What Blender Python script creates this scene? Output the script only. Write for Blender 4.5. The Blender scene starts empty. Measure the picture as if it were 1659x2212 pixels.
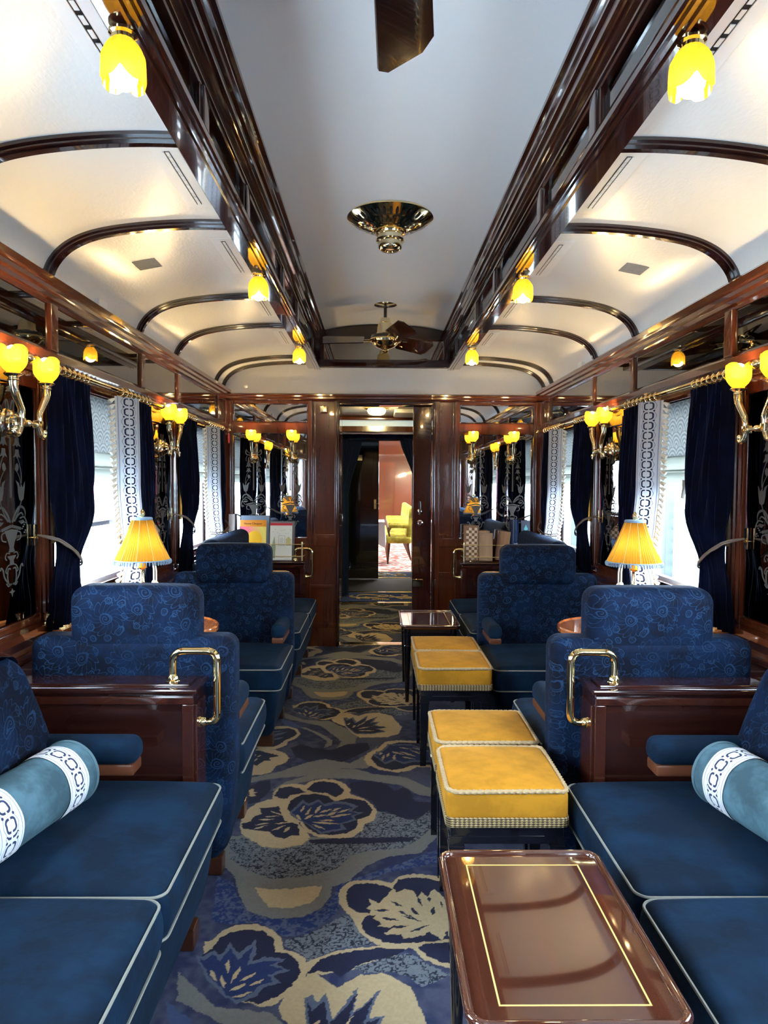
import bpy, bmesh, math, random
import numpy as np
from mathutils import Vector, Matrix
PI = math.pi
random.seed(7)
sc = bpy.context.scene
COL = sc.collection

# ------------------------------------------------------------------ camera, world, exposure
cam_d = bpy.data.cameras.new('camera'); cam = bpy.data.objects.new('camera', cam_d); COL.objects.link(cam)
F_PX = 1540.0
cam_d.sensor_fit = 'VERTICAL'; cam_d.sensor_height = 36.0; cam_d.lens = F_PX * 36.0 / 2212.0
cam_d.clip_start = 0.03; cam_d.clip_end = 200
pitch, yaw, roll = 0.041, 0.012, -0.006
cam.location = (-0.066, 0.0, 1.402)
cam.rotation_mode = 'QUATERNION'
cam.rotation_quaternion = (Matrix.Rotation(-yaw, 3, 'Z') @ Matrix.Rotation(PI/2 - pitch, 3, 'X') @ Matrix.Rotation(-roll, 3, 'Z')).to_quaternion()
sc.camera = cam
w = bpy.data.worlds.new('world'); sc.world = w; w.use_nodes = True
WB = w.node_tree.nodes['Background']; WB.inputs[0].default_value = (0.66, 0.84, 1.0, 1); WB.inputs[1].default_value = 16.0
sc.view_settings.view_transform = 'Standard'; sc.view_settings.look = 'None'
sc.view_settings.gamma = 1; sc.view_settings.use_curve_mapping = False
sc.view_settings.exposure = 1.50
BULB = 92.0          # radiance of a lit bulb
# windows: (start, end) along the carriage
WIN = [(-2.45, -1.35), (-0.66, 0.40), (1.07, 2.14), (2.83, 3.90), (4.61, 5.72)]
RIB = [-2.45, -1.35, -0.66, 0.36, 1.07, 2.14, 2.83, 3.90, 4.61, 5.75, 6.02]
YN, YF = -3.0, 6.07   # end walls
for s in (-1, 1):
    for a, b in WIN:
        L = bpy.data.lights.new('daylight_portal', 'AREA'); L.shape = 'RECTANGLE'; L.size = b - a - .08; L.size_y = .56
        L.cycles.is_portal = True
        o = bpy.data.objects.new('daylight_portal', L); COL.objects.link(o)
        o.location = (s*1.50, (a+b)/2, 1.15)
        o.rotation_euler = Matrix(((0, 0, s), (1, 0, 0), (0, s, 0))).to_euler()   # local X -> +Y world, local Y -> Z, local Z -> outwards
# ------------------------------------------------------------------ node helper
class S:
    def __init__(s, nt, o): s.nt = nt; s.o = o
    def m(a, op, b=None, c=None):
        n = a.nt.nodes.new('ShaderNodeMath'); n.operation = op
        for i, v in enumerate((a, b, c)):
            if v is None: continue
            if isinstance(v, S): a.nt.links.new(v.o, n.inputs[i])
            else: n.inputs[i].default_value = v
        return S(a.nt, n.outputs[0])
    def __add__(a, b): return a.m('ADD', b)
    def __radd__(a, b): return a.m('ADD', b)
    def __sub__(a, b): return a.m('SUBTRACT', b)
    def __rsub__(a, b): return a.m('MULTIPLY', -1.0).m('ADD', b)
    def __mul__(a, b): return a.m('MULTIPLY', b)
    def __rmul__(a, b): return a.m('MULTIPLY', b)
    def __truediv__(a, b): return a.m('DIVIDE', b)
    def abs(a): return a.m('ABSOLUTE')
    def sin(a): return a.m('SINE')
    def fr(a): return a.m('FRACT')
    def lt(a, b): return a.m('LESS_THAN', b)
    def gt(a, b): return a.m('GREATER_THAN', b)
    def mx(a, b): return a.m('MAXIMUM', b)
    def mn(a, b): return a.m('MINIMUM', b)
    def cl(a):
        r = a.m('ADD', 0.0); r.o.node.use_clamp = True; return r
def lin(c):
    return tuple(((x/255)/12.92 if x/255 <= .04045 else ((x/255+.055)/1.055)**2.4) for x in c) + (1,)
def mat(name, col, rough=.5, metal=0., coat=0., sheen=0., sheen_col=None, emit=0., emit_col=None, trans=0., spec=None, coat_rough=.03):
    m = bpy.data.materials.new(name); m.use_nodes = True; nt = m.node_tree
    b = nt.nodes['Principled BSDF']; I = b.inputs
    col = tuple(col) if len(col) == 4 else tuple(col) + (1,)
    I['Base Color'].default_value = col; I['Roughness'].default_value = rough; I['Metallic'].default_value = metal
    I['Coat Weight'].default_value = coat; I['Coat Roughness'].default_value = coat_rough
    if sheen: I['Sheen Weight'].default_value = sheen; I['Sheen Roughness'].default_value = .35
    if sheen_col: I['Sheen Tint'].default_value = tuple(sheen_col) + (1,)
    if emit: I['Emission Strength'].default_value = emit; I['Emission Color'].default_value = tuple(emit_col) + (1,)
    if trans: I['Transmission Weight'].default_value = trans
    if spec is not None: I['Specular IOR Level'].default_value = spec
    m.diffuse_color = col
    return m
def nodes(m): return m.node_tree, m.node_tree.nodes['Principled BSDF']
def coords(nt, kind='Object'):
    t = nt.nodes.new('ShaderNodeTexCoord'); x = nt.nodes.new('ShaderNodeSeparateXYZ'); nt.links.new(t.outputs[kind], x.inputs[0])
    return [S(nt, x.outputs[i]) for i in range(3)]
def vec(nt, x, y, z=0.):
    c = nt.nodes.new('ShaderNodeCombineXYZ')
    for i, v in enumerate((x, y, z)):
        if isinstance(v, S): nt.links.new(v.o, c.inputs[i])
        else: c.inputs[i].default_value = v
    return c.outputs[0]
def noise(nt, v, scale, detail=3., rough=.5):
    n = nt.nodes.new('ShaderNodeTexNoise'); n.inputs['Scale'].default_value = scale; n.inputs['Detail'].default_value = detail
    n.inputs['Roughness'].default_value = rough
    if v is not None: nt.links.new(v, n.inputs['Vector'])
    return S(nt, n.outputs['Fac'])
def ramp(nt, f, stops):
    r = nt.nodes.new('ShaderNodeValToRGB'); nt.links.new(f.o, r.inputs[0]); e = r.color_ramp.elements
    while len(e) < len(stops): e.new(.5)
    for k, (p, c) in enumerate(stops): e[k].position = p; e[k].color = tuple(c) if len(c) == 4 else tuple(c) + (1,)
    return r.outputs[0]
def mixc(nt, f, a, b):
    n = nt.nodes.new('ShaderNodeMix'); n.data_type = 'RGBA'
    if isinstance(f, S): nt.links.new(f.o, n.inputs[0])
    else: n.inputs[0].default_value = f
    for i, v in ((6, a), (7, b)):
        if isinstance(v, (tuple, list)): n.inputs[i].default_value = tuple(v) if len(v) == 4 else tuple(v) + (1,)
        else: nt.links.new(v, n.inputs[i])
    return n.outputs[2]
def bump(nt, b, h, strength, dist=.01):
    n = nt.nodes.new('ShaderNodeBump'); n.inputs['Strength'].default_value = strength; n.inputs['Distance'].default_value = dist
    nt.links.new(h.o, n.inputs['Height']); nt.links.new(n.outputs[0], b.inputs['Normal'])
def wood(name, c0, c1, axis='z', rough=.16, coat=1., sc_=26.):
    m = mat(name, c0, rough, coat=coat); nt, b = nodes(m); x, y, z = coords(nt)
    q = {'x': (x*.06, y, z), 'y': (x, y*.06, z), 'z': (x, y, z*.06)}[axis]
    f = noise(nt, vec(nt, *q), sc_, 5., .6)
    g = noise(nt, vec(nt, *q), sc_*5, 3., .6)
    nt.links.new(ramp(nt, f*.86+g*.14, [(.32, c0), (.68, c1)]), b.inputs['Base Color'])
    return m
MAH0, MAH1 = (.058, .0125, .0045), (.095, .021, .0066)
M = {}
M['wood'] = wood('mahogany_upright', MAH0, MAH1, 'z')
M['wood_y'] = wood('mahogany_lengthwise', MAH0, MAH1, 'y')
M['wood_x'] = wood('mahogany_crosswise', MAH0, MAH1, 'x')
M['dark_y'] = wood('dark_mahogany_lengthwise', (.018, .0045, .003), (.055, .013, .007), 'y', .1)
M['dark_x'] = wood('dark_mahogany_crosswise', (.011, .0030, .0024), (.034, .009, .006), 'x', .1)
M['dark_z'] = wood('dark_mahogany_upright', (.018, .0045, .003), (.055, .013, .007), 'z', .1)
M['table'] = wood('polished_table_mahogany', (.035, .010, .006), (.075, .020, .010), 'y', .04, 1., 14.)
for _n in M['table'].node_tree.nodes:
    if _n.type == 'BSDF_PRINCIPLED': _n.inputs['Coat IOR'].default_value = 2.1
M['orange_wood'] = wood('warm_inlaid_wood', (.22, .055, .014), (.50, .16, .045), 'y', .15)
M['armwood'] = wood('satin_armrest_wood', (.075, .022, .009), (.115, .036, .015), 'x', .35, .2)
M['ebony'] = mat('ebonised_wood', (.006, .006, .009), .12, coat=1)
M['footwood'] = wood('sofa_foot_wood', (.035, .010, .004), (.06, .018, .007), 'x', .3, .4)
M['brass'] = mat('polished_brass', (.93, .72, .36), .10, 1.)
M['brass_pale'] = mat('pale_brass', (.92, .78, .48), .12, 1.)
M['brass_satin'] = mat('satin_brass', (.83, .68, .38), .28, 1.)
M['ceiling'] = mat('glossy_cream_ceiling_paint', (.78, .77, .74), .30, coat=.3, coat_rough=.2)
nt, b = nodes(M['ceiling']); x, y, z = coords(nt)
bump(nt, b, noise(nt, vec(nt, x*2., y, z), 45., 4.), .22, .005)
M['white'] = mat('white_paint', (.78, .78, .76), .35)
M['ceil_flat'] = mat('satin_white_paint', (.88, .87, .85), .38)
# blue velvets
def velvet(name, col, hi, pile=1., sheen=.035, var=1.):
    m = mat(name, col, .85, sheen=sheen, sheen_col=hi, spec=.15); nt, b = nodes(m); x, y, z = coords(nt)
    f = noise(nt, vec(nt, x, y, z), 7., 4., .65)
    nt.links.new(mixc(nt, ((f-.42)*5.).cl(), tuple(c*(1-.28*var) for c in col[:3]), tuple(min(1, c*(1+.45*var)) for c in col[:3])), b.inputs['Base Color'])
    bump(nt, b, noise(nt, vec(nt, x, y, z), 45., 3.), .25*pile, .004)
    return m
VB = (.0006, .0092, .0245)
M['velvet'] = velvet('blue_velvet', VB, (.25, .5, 1.))
M['velvet_curtain'] = velvet('navy_curtain_velvet', (.0012, .0038, .0175), (.25, .4, 1.), 1., .3)
M['velvet_gold'] = velvet('golden_velvet', (.37, .160, .010), (1., .8, .4), .5, .1, .45)
M['velvet_teal'] = velvet('pale_teal_velvet', (.050, .098, .125), (.6, .85, 1.), .6)
# embossed velvet: scrolling chrysanthemum lines, worked out in the plane of the backrest
def embossed(name):
    m = mat(name, VB, .8, sheen=.035, sheen_col=(.3, .5, 1.), spec=.15); nt, b = nodes(m); x, y, z = coords(nt)
    nx = noise(nt, vec(nt, x, y, z), 14., 2.)
    px = x + y*.8 + (nx-.5)*.045; pz = z + (nx-.5)*.035
    line = None
    for scale, core, petals in ((9.4, .0190, 7.), (21., .0110, 0.)):
        v = nt.nodes.new('ShaderNodeTexVoronoi'); v.voronoi_dimensions = '2D'; v.inputs['Scale'].default_value = scale
        v.inputs['Randomness'].default_value = .75
        p = vec(nt, px, pz + 3.3*core*40, 0.); nt.links.new(p, v.inputs['Vector'])
        sp = nt.nodes.new('ShaderNodeSeparateXYZ'); nt.links.new(v.outputs['Position'], sp.inputs[0])
        lx = px - S(nt, sp.outputs[0]); lz = (pz + 3.3*core*40) - S(nt, sp.outputs[1])
        r = (lx*lx + lz*lz).m('SQRT'); th = lz.m('ARCTAN2', lx)
        sp_ = ((r*(1.9/core) - th*(1/(2*PI))).fr() - .5).abs().lt(.13) * r.lt(core)
        ring = (r - core).abs().lt(.0015)
        l = sp_.mx(ring)
        if petals:
            wav = (th*petals + r*95.).sin()
            out = core + .030 + (th*petals + 1.57 + r*55.).sin()*.008
            pet = (wav.abs()*r).lt(.0030) * r.gt(core) * r.lt(.052)
            edge = ((r - .046 - wav.abs()*.014).abs()).lt(.0015)
            l = l.mx(pet).mx(edge)
        line = l if line is None else line.mx(l * (1 - keep))
        if petals: keep = r.lt(.046)
    f = noise(nt, vec(nt, x, y, z), 6., 4., .65)
    base = mixc(nt, ((f-.42)*5.).cl(), (.0002, .0022, .0095), (.0006, .0084, .031))
    fade = ((noise(nt, vec(nt, x, y, z+5.), 5., 2.)-.20)*2.8).cl()
    nt.links.new(mixc(nt, line*fade*.85, base, (.010, .032, .078)), b.inputs['Base Color'])
    bump(nt, b, line, .5, .003)
    return m
M['emboss'] = embossed('embossed_blue_velvet')
M['cord'] = mat('silver_grey_cord', (.17, .17, .15), .7)
M['rope'] = mat('beige_twisted_rope', (.36, .25, .13), .7)
M['rope_pale'] = mat('pale_tieback_rope', (.17, .13, .10), .7)
# braid at the foot of the stools
M['braid'] = mat('woven_braid', (.45, .33, .15), .8); nt, b = nodes(M['braid']); x, y, z = coords(nt)
u = (x + y)*230.; v = z*230.
pt = ((u + v*2).sin() * (u - v*2).sin())
nt.links.new(mixc(nt, (pt*1.5+.5).cl(), (.05, .028, .008), (.40, .28, .13)), b.inputs['Base Color']); bump(nt, b, pt, .6, .003)
# white band with blue links (curtain border and bolster bands): u across, v along in metres
def link_band(name, width, period, white=(.60, .61, .63)):
    m = mat(name, white, .8); nt, b = nodes(m)
    t = nt.nodes.new('ShaderNodeUVMap'); sx = nt.nodes.new('ShaderNodeSeparateXYZ'); nt.links.new(t.outputs[0], sx.inputs[0])
    k = width / .10
    px = (S(nt, sx.outputs[0]) - .5) * (width / k)          # normalised to a band 10 cm wide
    py = ((S(nt, sx.outputs[1]) / period).fr() - .5) * .052
    qx = (px.abs() - .0075).mx(0.); qy = (py.abs() - .0065).mx(0.)
    d = (qx*qx + qy*qy).m('SQRT')
    oval = (d - .0105).abs().lt(.0034) * px.abs().gt(.0030)
    dotx = px.abs() - .021; doty = .026 - py.abs()
    dot = ((dotx*dotx + doty*doty).m('SQRT')).lt(.0042)
    link = (px.abs().lt(.0042)) * (py.abs().gt(.0215))
    wv = (py*(2*PI/.052)).m('COSINE')
    thin = ((px.abs() - .026 - wv*.004).abs()).lt(.0011)
    side = ((px.abs() - .0415).abs()).lt(.0013)
    dark = oval.mx(dot).mx(link*.0)
    c = mixc(nt, thin.mx(side)*.75, white, (.06, .13, .33))
    c = mixc(nt, dark, c, (.012, .022, .07))
    nt.links.new(c, b.inputs['Base Color'])
    return m
M['band'] = link_band('linked_border_ribbon', .10, .046)
M['fringe'] = mat('cream_tassel_fringe', (.62, .58, .50), .8)
M['lining'] = mat('gold_curtain_lining', (.55, .36, .12), .7)
# glass and mirrors
def mirror(name, c, r=.015): return mat(name, c, r, 1.)
M['mirror'] = mirror('silvered_mirror', (.62, .62, .62))
M['mirror_dark'] = mirror('smoked_mirror', (.30, .285, .27))
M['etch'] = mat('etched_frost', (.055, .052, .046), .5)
M['etch_end'] = mat('etched_frost_end_wall', (.09, .084, .076), .5)  # frost tone of the end wall motifs, paler than on the side walls
g = bpy.data.materials.new('clear_window_glass'); g.use_nodes = True; nt = g.node_tree; nt.nodes.clear()
o_ = nt.nodes.new('ShaderNodeOutputMaterial'); mx_ = nt.nodes.new('ShaderNodeMixShader'); tr = nt.nodes.new('ShaderNodeBsdfTransparent'); gl = nt.nodes.new('ShaderNodeBsdfGlossy')
gl.inputs['Roughness'].default_value = .01; mx_.inputs[0].default_value = .06
nt.links.new(tr.outputs[0], mx_.inputs[1]); nt.links.new(gl.outputs[0], mx_.inputs[2]); nt.links.new(mx_.outputs[0], o_.inputs[0]); M['glass'] = g
def shade_mat(name, tint, rough_mix=.12, diff=.35):
    m = bpy.data.materials.new(name); m.use_nodes = True; nt = m.node_tree; nt.nodes.clear()
    o = nt.nodes.new('ShaderNodeOutputMaterial'); a = nt.nodes.new('ShaderNodeBsdfTranslucent'); d = nt.nodes.new('ShaderNodeBsdfDiffuse'); g = nt.nodes.new('ShaderNodeBsdfGlossy')
    a.inputs[0].default_value = tint + (1,); d.inputs[0].default_value = tint + (1,); g.inputs['Roughness'].default_value = .15
    m1 = nt.nodes.new('ShaderNodeMixShader'); m1.inputs[0].default_value = diff; m2 = nt.nodes.new('ShaderNodeMixShader'); m2.inputs[0].default_value = rough_mix*.5
    nt.links.new(a.outputs[0], m1.inputs[1]); nt.links.new(d.outputs[0], m1.inputs[2]); nt.links.new(m1.outputs[0], m2.inputs[1]); nt.links.new(g.outputs[0], m2.inputs[2]); nt.links.new(m2.outputs[0], o.inputs[0])
    m.diffuse_color = tint + (1,)
    return m
M['tulip'] = shade_mat('yellow_tulip_glass', (.155, .092, .0075))
M['silk'] = shade_mat('pleated_yellow_silk', (.36, .20, .026), .0, .4)
M['blind'] = shade_mat('cream_blind_cloth', (.30, .30, .27), 0., .85)
M['bulb'] = mat('lit_bulb', (1, .9, .7), .5, emit=BULB, emit_col=(1., .72, .34))
M['bulb_low'] = mat('lit_table_lamp_bulb', (1, .9, .7), .5, emit=BULB*.5, emit_col=(1., .78, .45))
M['blue_trim'] = mat('pale_blue_braid', (.20, .30, .42), .8)
# scalloped blind cloth
m = shade_mat('scallop_patterned_blind', (.5, .5, .5), 0., .85); M['blind_pat'] = m; nt = m.node_tree
x, y, z = coords(nt)
row = (z*14.).m('FLOOR'); cu = ((y*11. + row*.5).fr() - .5); cv = (z*14.).fr()
r_ = (cu*cu*1.6 + cv*cv*.8).m('SQRT')
pt = ((r_*26.).sin()*.5+.5)
cc = mixc(nt, pt, (.13, .13, .125), (.24, .24, .23))
for n in nt.nodes:
    if n.type in ('BSDF_TRANSLUCENT', 'BSDF_DIFFUSE'): nt.links.new(cc, n.inputs[0])

# ------------------------------------------------------------------ mesh builder
WLOC = {}
def smooth01(t): t = max(0., min(1., t)); return t*t*(3-2*t)
class MB:
    def __init__(s, side=1): s.bm = bmesh.new(); s.side = side; s.uvl = None
    def uv(s):
        if s.uvl is None: s.uvl = s.bm.loops.layers.uv.new('UVMap')
        return s.uvl
    def box(s, x0, x1, y0, y1, z0, z1, bev=0., seg=2):
        bm = s.bm; vs = [bm.verts.new((x, y, z)) for x in (x0, x1) for y in (y0, y1) for z in (z0, z1)]
        fs = [bm.faces.new([vs[i] for i in q]) for q in ((0, 1, 3, 2), (4, 6, 7, 5), (0, 4, 5, 1), (2, 3, 7, 6), (0, 2, 6, 4), (1, 5, 7, 3))]
        if bev:
            es = list({e for f in fs for e in f.edges})
            bmesh.ops.bevel(bm, geom=es, offset=bev, segments=seg, affect='EDGES', profile=.5)
        return s
    def prism(s, pts, axis, a, b, bev=0.):
        f = {'x': lambda p, t: (t, p[0], p[1]), 'y': lambda p, t: (p[0], t, p[1]), 'z': lambda p, t: (p[0], p[1], t)}[axis]
        bm = s.bm; A = [bm.verts.new(f(p, a)) for p in pts]; B = [bm.verts.new(f(p, b)) for p in pts]; n = len(pts)
        fs = [bm.faces.new(A[::-1]), bm.faces.new(B)] + [bm.faces.new((A[i], A[(i+1) % n], B[(i+1) % n], B[i])) for i in range(n)]
        if bev: bmesh.ops.bevel(bm, geom=list({e for f_ in fs for e in f_.edges}), offset=bev, segments=2, affect='EDGES', profile=.5)
        return s
    def tube(s, path, r, seg=10, closed=False, twist=0., caps=True):
        P = [Vector(p) for p in path]; n = len(P); bm = s.bm; rings = []
        up = None; acc = 0.
        for i in range(n):
            if closed: t = P[(i+1) % n] - P[i-1]
            else: t = P[min(i+1, n-1)] - P[max(i-1, 0)]
            if t.length < 1e-9: t = Vector((0, 0, 1))
            t.normalize()
            if up is None: up = Vector((0, 0, 1)) if abs(t.z) < .9 else Vector((1, 0, 0))
            a = t.cross(up)
            if a.length < 1e-6: a = t.orthogonal()
            a.normalize(); c = a.cross(t).normalized(); up = c
            if i: acc += (P[i]-P[i-1]).length
            rr = r(i/(n-1)) if callable(r) else r
            ring = []
            for k in range(seg):
                th = 2*PI*k/seg
                q = rr*(1 + (.28*math.cos(2*(th) + acc*twist) if twist else 0))
                ring.append(bm.verts.new(P[i] + a*math.cos(th)*q + c*math.sin(th)*q))
            rings.append(ring)
        for i in range(n if closed else n-1):
            R0, R1 = rings[i], rings[(i+1) % n]
            for k in range(seg): bm.faces.new((R0[k], R0[(k+1) % seg], R1[(k+1) % seg], R1[k]))
        if caps and not closed: bm.faces.new(rings[0][::-1]); bm.faces.new(rings[-1])
        return s
    def lathe(s, prof, c, axis='z', seg=28, sgn=1, mod=None):
        bm = s.bm; rings = []
        for r, h in prof:
            ring = []
            for k in range(seg):
                th = 2*PI*k/seg; q = max(r, 1e-4)*(mod(th, h) if mod else 1); u, v = q*math.cos(th), q*math.sin(th)
                p = {'z': (u, v, sgn*h), 'y': (u, sgn*h, v), 'x': (sgn*h, u, v)}[axis]
                ring.append(bm.verts.new((c[0]+p[0], c[1]+p[1], c[2]+p[2])))
            rings.append(ring)
        for i in range(len(rings)-1):
            for k in range(seg): bm.faces.new((rings[i][k], rings[i][(k+1) % seg], rings[i+1][(k+1) % seg], rings[i+1][k]))
        bm.faces.new(rings[0][::-1]); bm.faces.new(rings[-1])
        return s
    def rbox(s, x0, x1, y0, y1, z0, z1, r, n=10, bulge=0., fn=None, bulge_axis='z', steps=4):
        """rounded box from a cube grid; bulge swells the top; fn reshapes the points"""
        bm = s.bm; c = Vector(((x0+x1)/2, (y0+y1)/2, (z0+z1)/2)); h = Vector((abs(x1-x0)/2, abs(y1-y0)/2, abs(z1-z0)/2))
        def coord(H):
            rr = min(r, H*.999); inner = H - rr
            pts = [-inner - rr*math.sin(PI/4*(1-k/steps)*1.0)/math.sin(PI/4) for k in range(steps)]
            pts += [-inner + 2*inner*k/n for k in range(n+1)]
            return pts + [-p for p in pts[:steps][::-1]]
        X = [coord(h[0]), coord(h[1]), coord(h[2])]; cache = {}
        def V(i, j, k):
            key = (i, j, k)
            if key not in cache:
                p = Vector((X[0][i], X[1][j], X[2][k])); rr = Vector([min(r, h[a]*.999) for a in range(3)])
                q = Vector([max(-(h[a]-rr[a]), min(h[a]-rr[a], p[a])) for a in range(3)])
                d = Vector([(p[a]-q[a])/rr[a] for a in range(3)])
                if d.length > 1e-9:
                    d = d.normalized()
                    p = q + Vector([d[a]*rr[a] for a in range(3)])
                if bulge:
                    ax = 'xyz'.index(bulge_axis); a1, a2 = [a for a in range(3) if a != ax]
                    u, v = p[a1]/h[a1], p[a2]/h[a2]; g = max(0, 1-u*u)*max(0, 1-v*v)
                    if p[ax] > 0: p[ax] += bulge*g**.6
                p = p + c
                if fn: p = Vector(fn(p))
                cache[key] = bm.verts.new(p)
            return cache[key]
        N = [len(X[0])-1, len(X[1])-1, len(X[2])-1]
        def face(a, b, c_, d):
            if len({a, b, c_, d}) == 4:
                try: bm.faces.new((a, b, c_, d))
                except ValueError: pass
        for k in (0, N[2]):
            for i in range(N[0]):
                for j in range(N[1]): face(V(i, j, k), V(i+1, j, k), V(i+1, j+1, k), V(i, j+1, k))
        for j in (0, N[1]):
            for i in range(N[0]):
                for k in range(N[2]): face(V(i, j, k), V(i+1, j, k), V(i+1, j, k+1), V(i, j, k+1))
        for i in (0, N[0]):
            for j in range(N[1]):
                for k in range(N[2]): face(V(i, j, k), V(i, j+1, k), V(i, j+1, k+1), V(i, j, k+1))
        return s
    def grid(s, fn, nu, nv, uvf=None, thick=0., closed=False):
        bm = s.bm; g = [[bm.verts.new(fn(i/nu, j/nv)) for j in range(nv+1)] for i in range(nu + (0 if closed else 1))]
        uv = s.uv() if uvf else None; n1 = len(g); fs = []
        for i in range(nu):
            for j in range(nv):
                f = bm.faces.new((g[i][j], g[(i+1) % n1][j], g[(i+1) % n1][j+1], g[i][j+1])); fs.append(f)
                if uv:
                    for lp, (a, b) in zip(f.loops, ((i, j), (i+1, j), (i+1, j+1), (i, j+1))): lp[uv].uv = uvf(a/nu, b/nv)
        if thick:
            bmesh.ops.solidify(bm, geom=fs, thickness=thick)
        return s
    def sphere(s, c, r, seg=16, ring=10, sz=1.):
        prof = [(r*math.sin(PI*k/ring), -r*sz*math.cos(PI*k/ring)) for k in range(1, ring)]
        return s.lathe(prof, c, 'z', seg)
    def build(s, name, m, parent=None, angle=40, kind=None, label=None, flat=False):
        bm = s.bm
        if s.side < 0:
            for v in bm.verts: v.co.x = -v.co.x
        bmesh.ops.recalc_face_normals(bm, faces=bm.faces[:])
        off = WLOC.get(parent.name, Vector((0, 0, 0))) if parent else Vector((0, 0, 0))
        if off.length: bmesh.ops.translate(bm, verts=bm.verts[:], vec=-off)
        me = bpy.data.meshes.new(name); bm.to_mesh(me); bm.free()
        me.polygons.foreach_set('use_smooth', [not flat]*len(me.polygons))
        if not flat: me.set_sharp_from_angle(angle=math.radians(angle))
        me.materials.append(M[m] if isinstance(m, str) else m)
        o = bpy.data.objects.new(name, me); COL.objects.link(o)
        if parent: o.parent = parent; WLOC[o.name] = off
        else: WLOC[o.name] = Vector((0, 0, 0))
        if not flat:
            wn = o.modifiers.new('weighted_normals', 'WEIGHTED_NORMAL'); wn.keep_sharp = True
        if kind: o['kind'] = kind
        if label: o['label'] = label
        return o
def thing(name, label, cat, loc=(0, 0, 0), group=None):
    o = bpy.data.objects.new(name, None); COL.objects.link(o); o.location = loc; o.empty_display_size = .1
    o['label'] = label; o['category'] = cat
    if group: o['group'] = group
    WLOC[o.name] = Vector(loc); return o
def tag(o, label, cat, group=None):
    o['label'] = label; o['category'] = cat
    if group: o['group'] = group
    return o
def struct(mb, name, m, **k): return mb.build(name, m, kind='structure', **k)
def copy_tree(o, dloc=(0, 0, 0), parent=None):
    c = o.copy(); COL.objects.link(c)
    if parent: c.parent = parent
    else: c.location = Vector(o.location) + Vector(dloc)
    for ch in list(o.children): copy_tree(ch, parent=c)
    return c
def rrect(x0, x1, y0, y1, r, n=5):
    """closed rounded rectangle, points counter-clockwise"""
    P = []
    for cx, cy, a0 in ((x1-r, y1-r, 0), (x0+r, y1-r, 90), (x0+r, y0+r, 180), (x1-r, y0+r, 270)):
        for k in range(n+1):
            a = math.radians(a0 + 90*k/n); P.append((cx+r*math.cos(a), cy+r*math.sin(a)))
    return P
def dense(P, step=.01, closed=True):
    Q = []; n = len(P)
    for i in range(n if closed else n-1):
        a, b = Vector(P[i]), Vector(P[(i+1) % n]); k = max(1, int((b-a).length/step))
        for j in range(k): Q.append(tuple(a.lerp(b, j/k)))
    if not closed: Q.append(tuple(P[-1]))
    return Q
def arc_round(P, r, n=6):
    """round the corners of an open 3D polyline"""
    P = [Vector(p) for p in P]; Q = [P[0]]
    for i in range(1, len(P)-1):
        a, b, c = P[i-1], P[i], P[i+1]; d1, d2 = (a-b), (c-b); q = min(r, d1.length*.49, d2.length*.49)
        p1, p2 = b+d1.normalized()*q, b+d2.normalized()*q
        for k in range(n+1):
            t = k/n; Q.append(p1*(1-t)**2 + b*2*t*(1-t) + p2*t*t)
    Q.append(P[-1]); return Q
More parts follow.
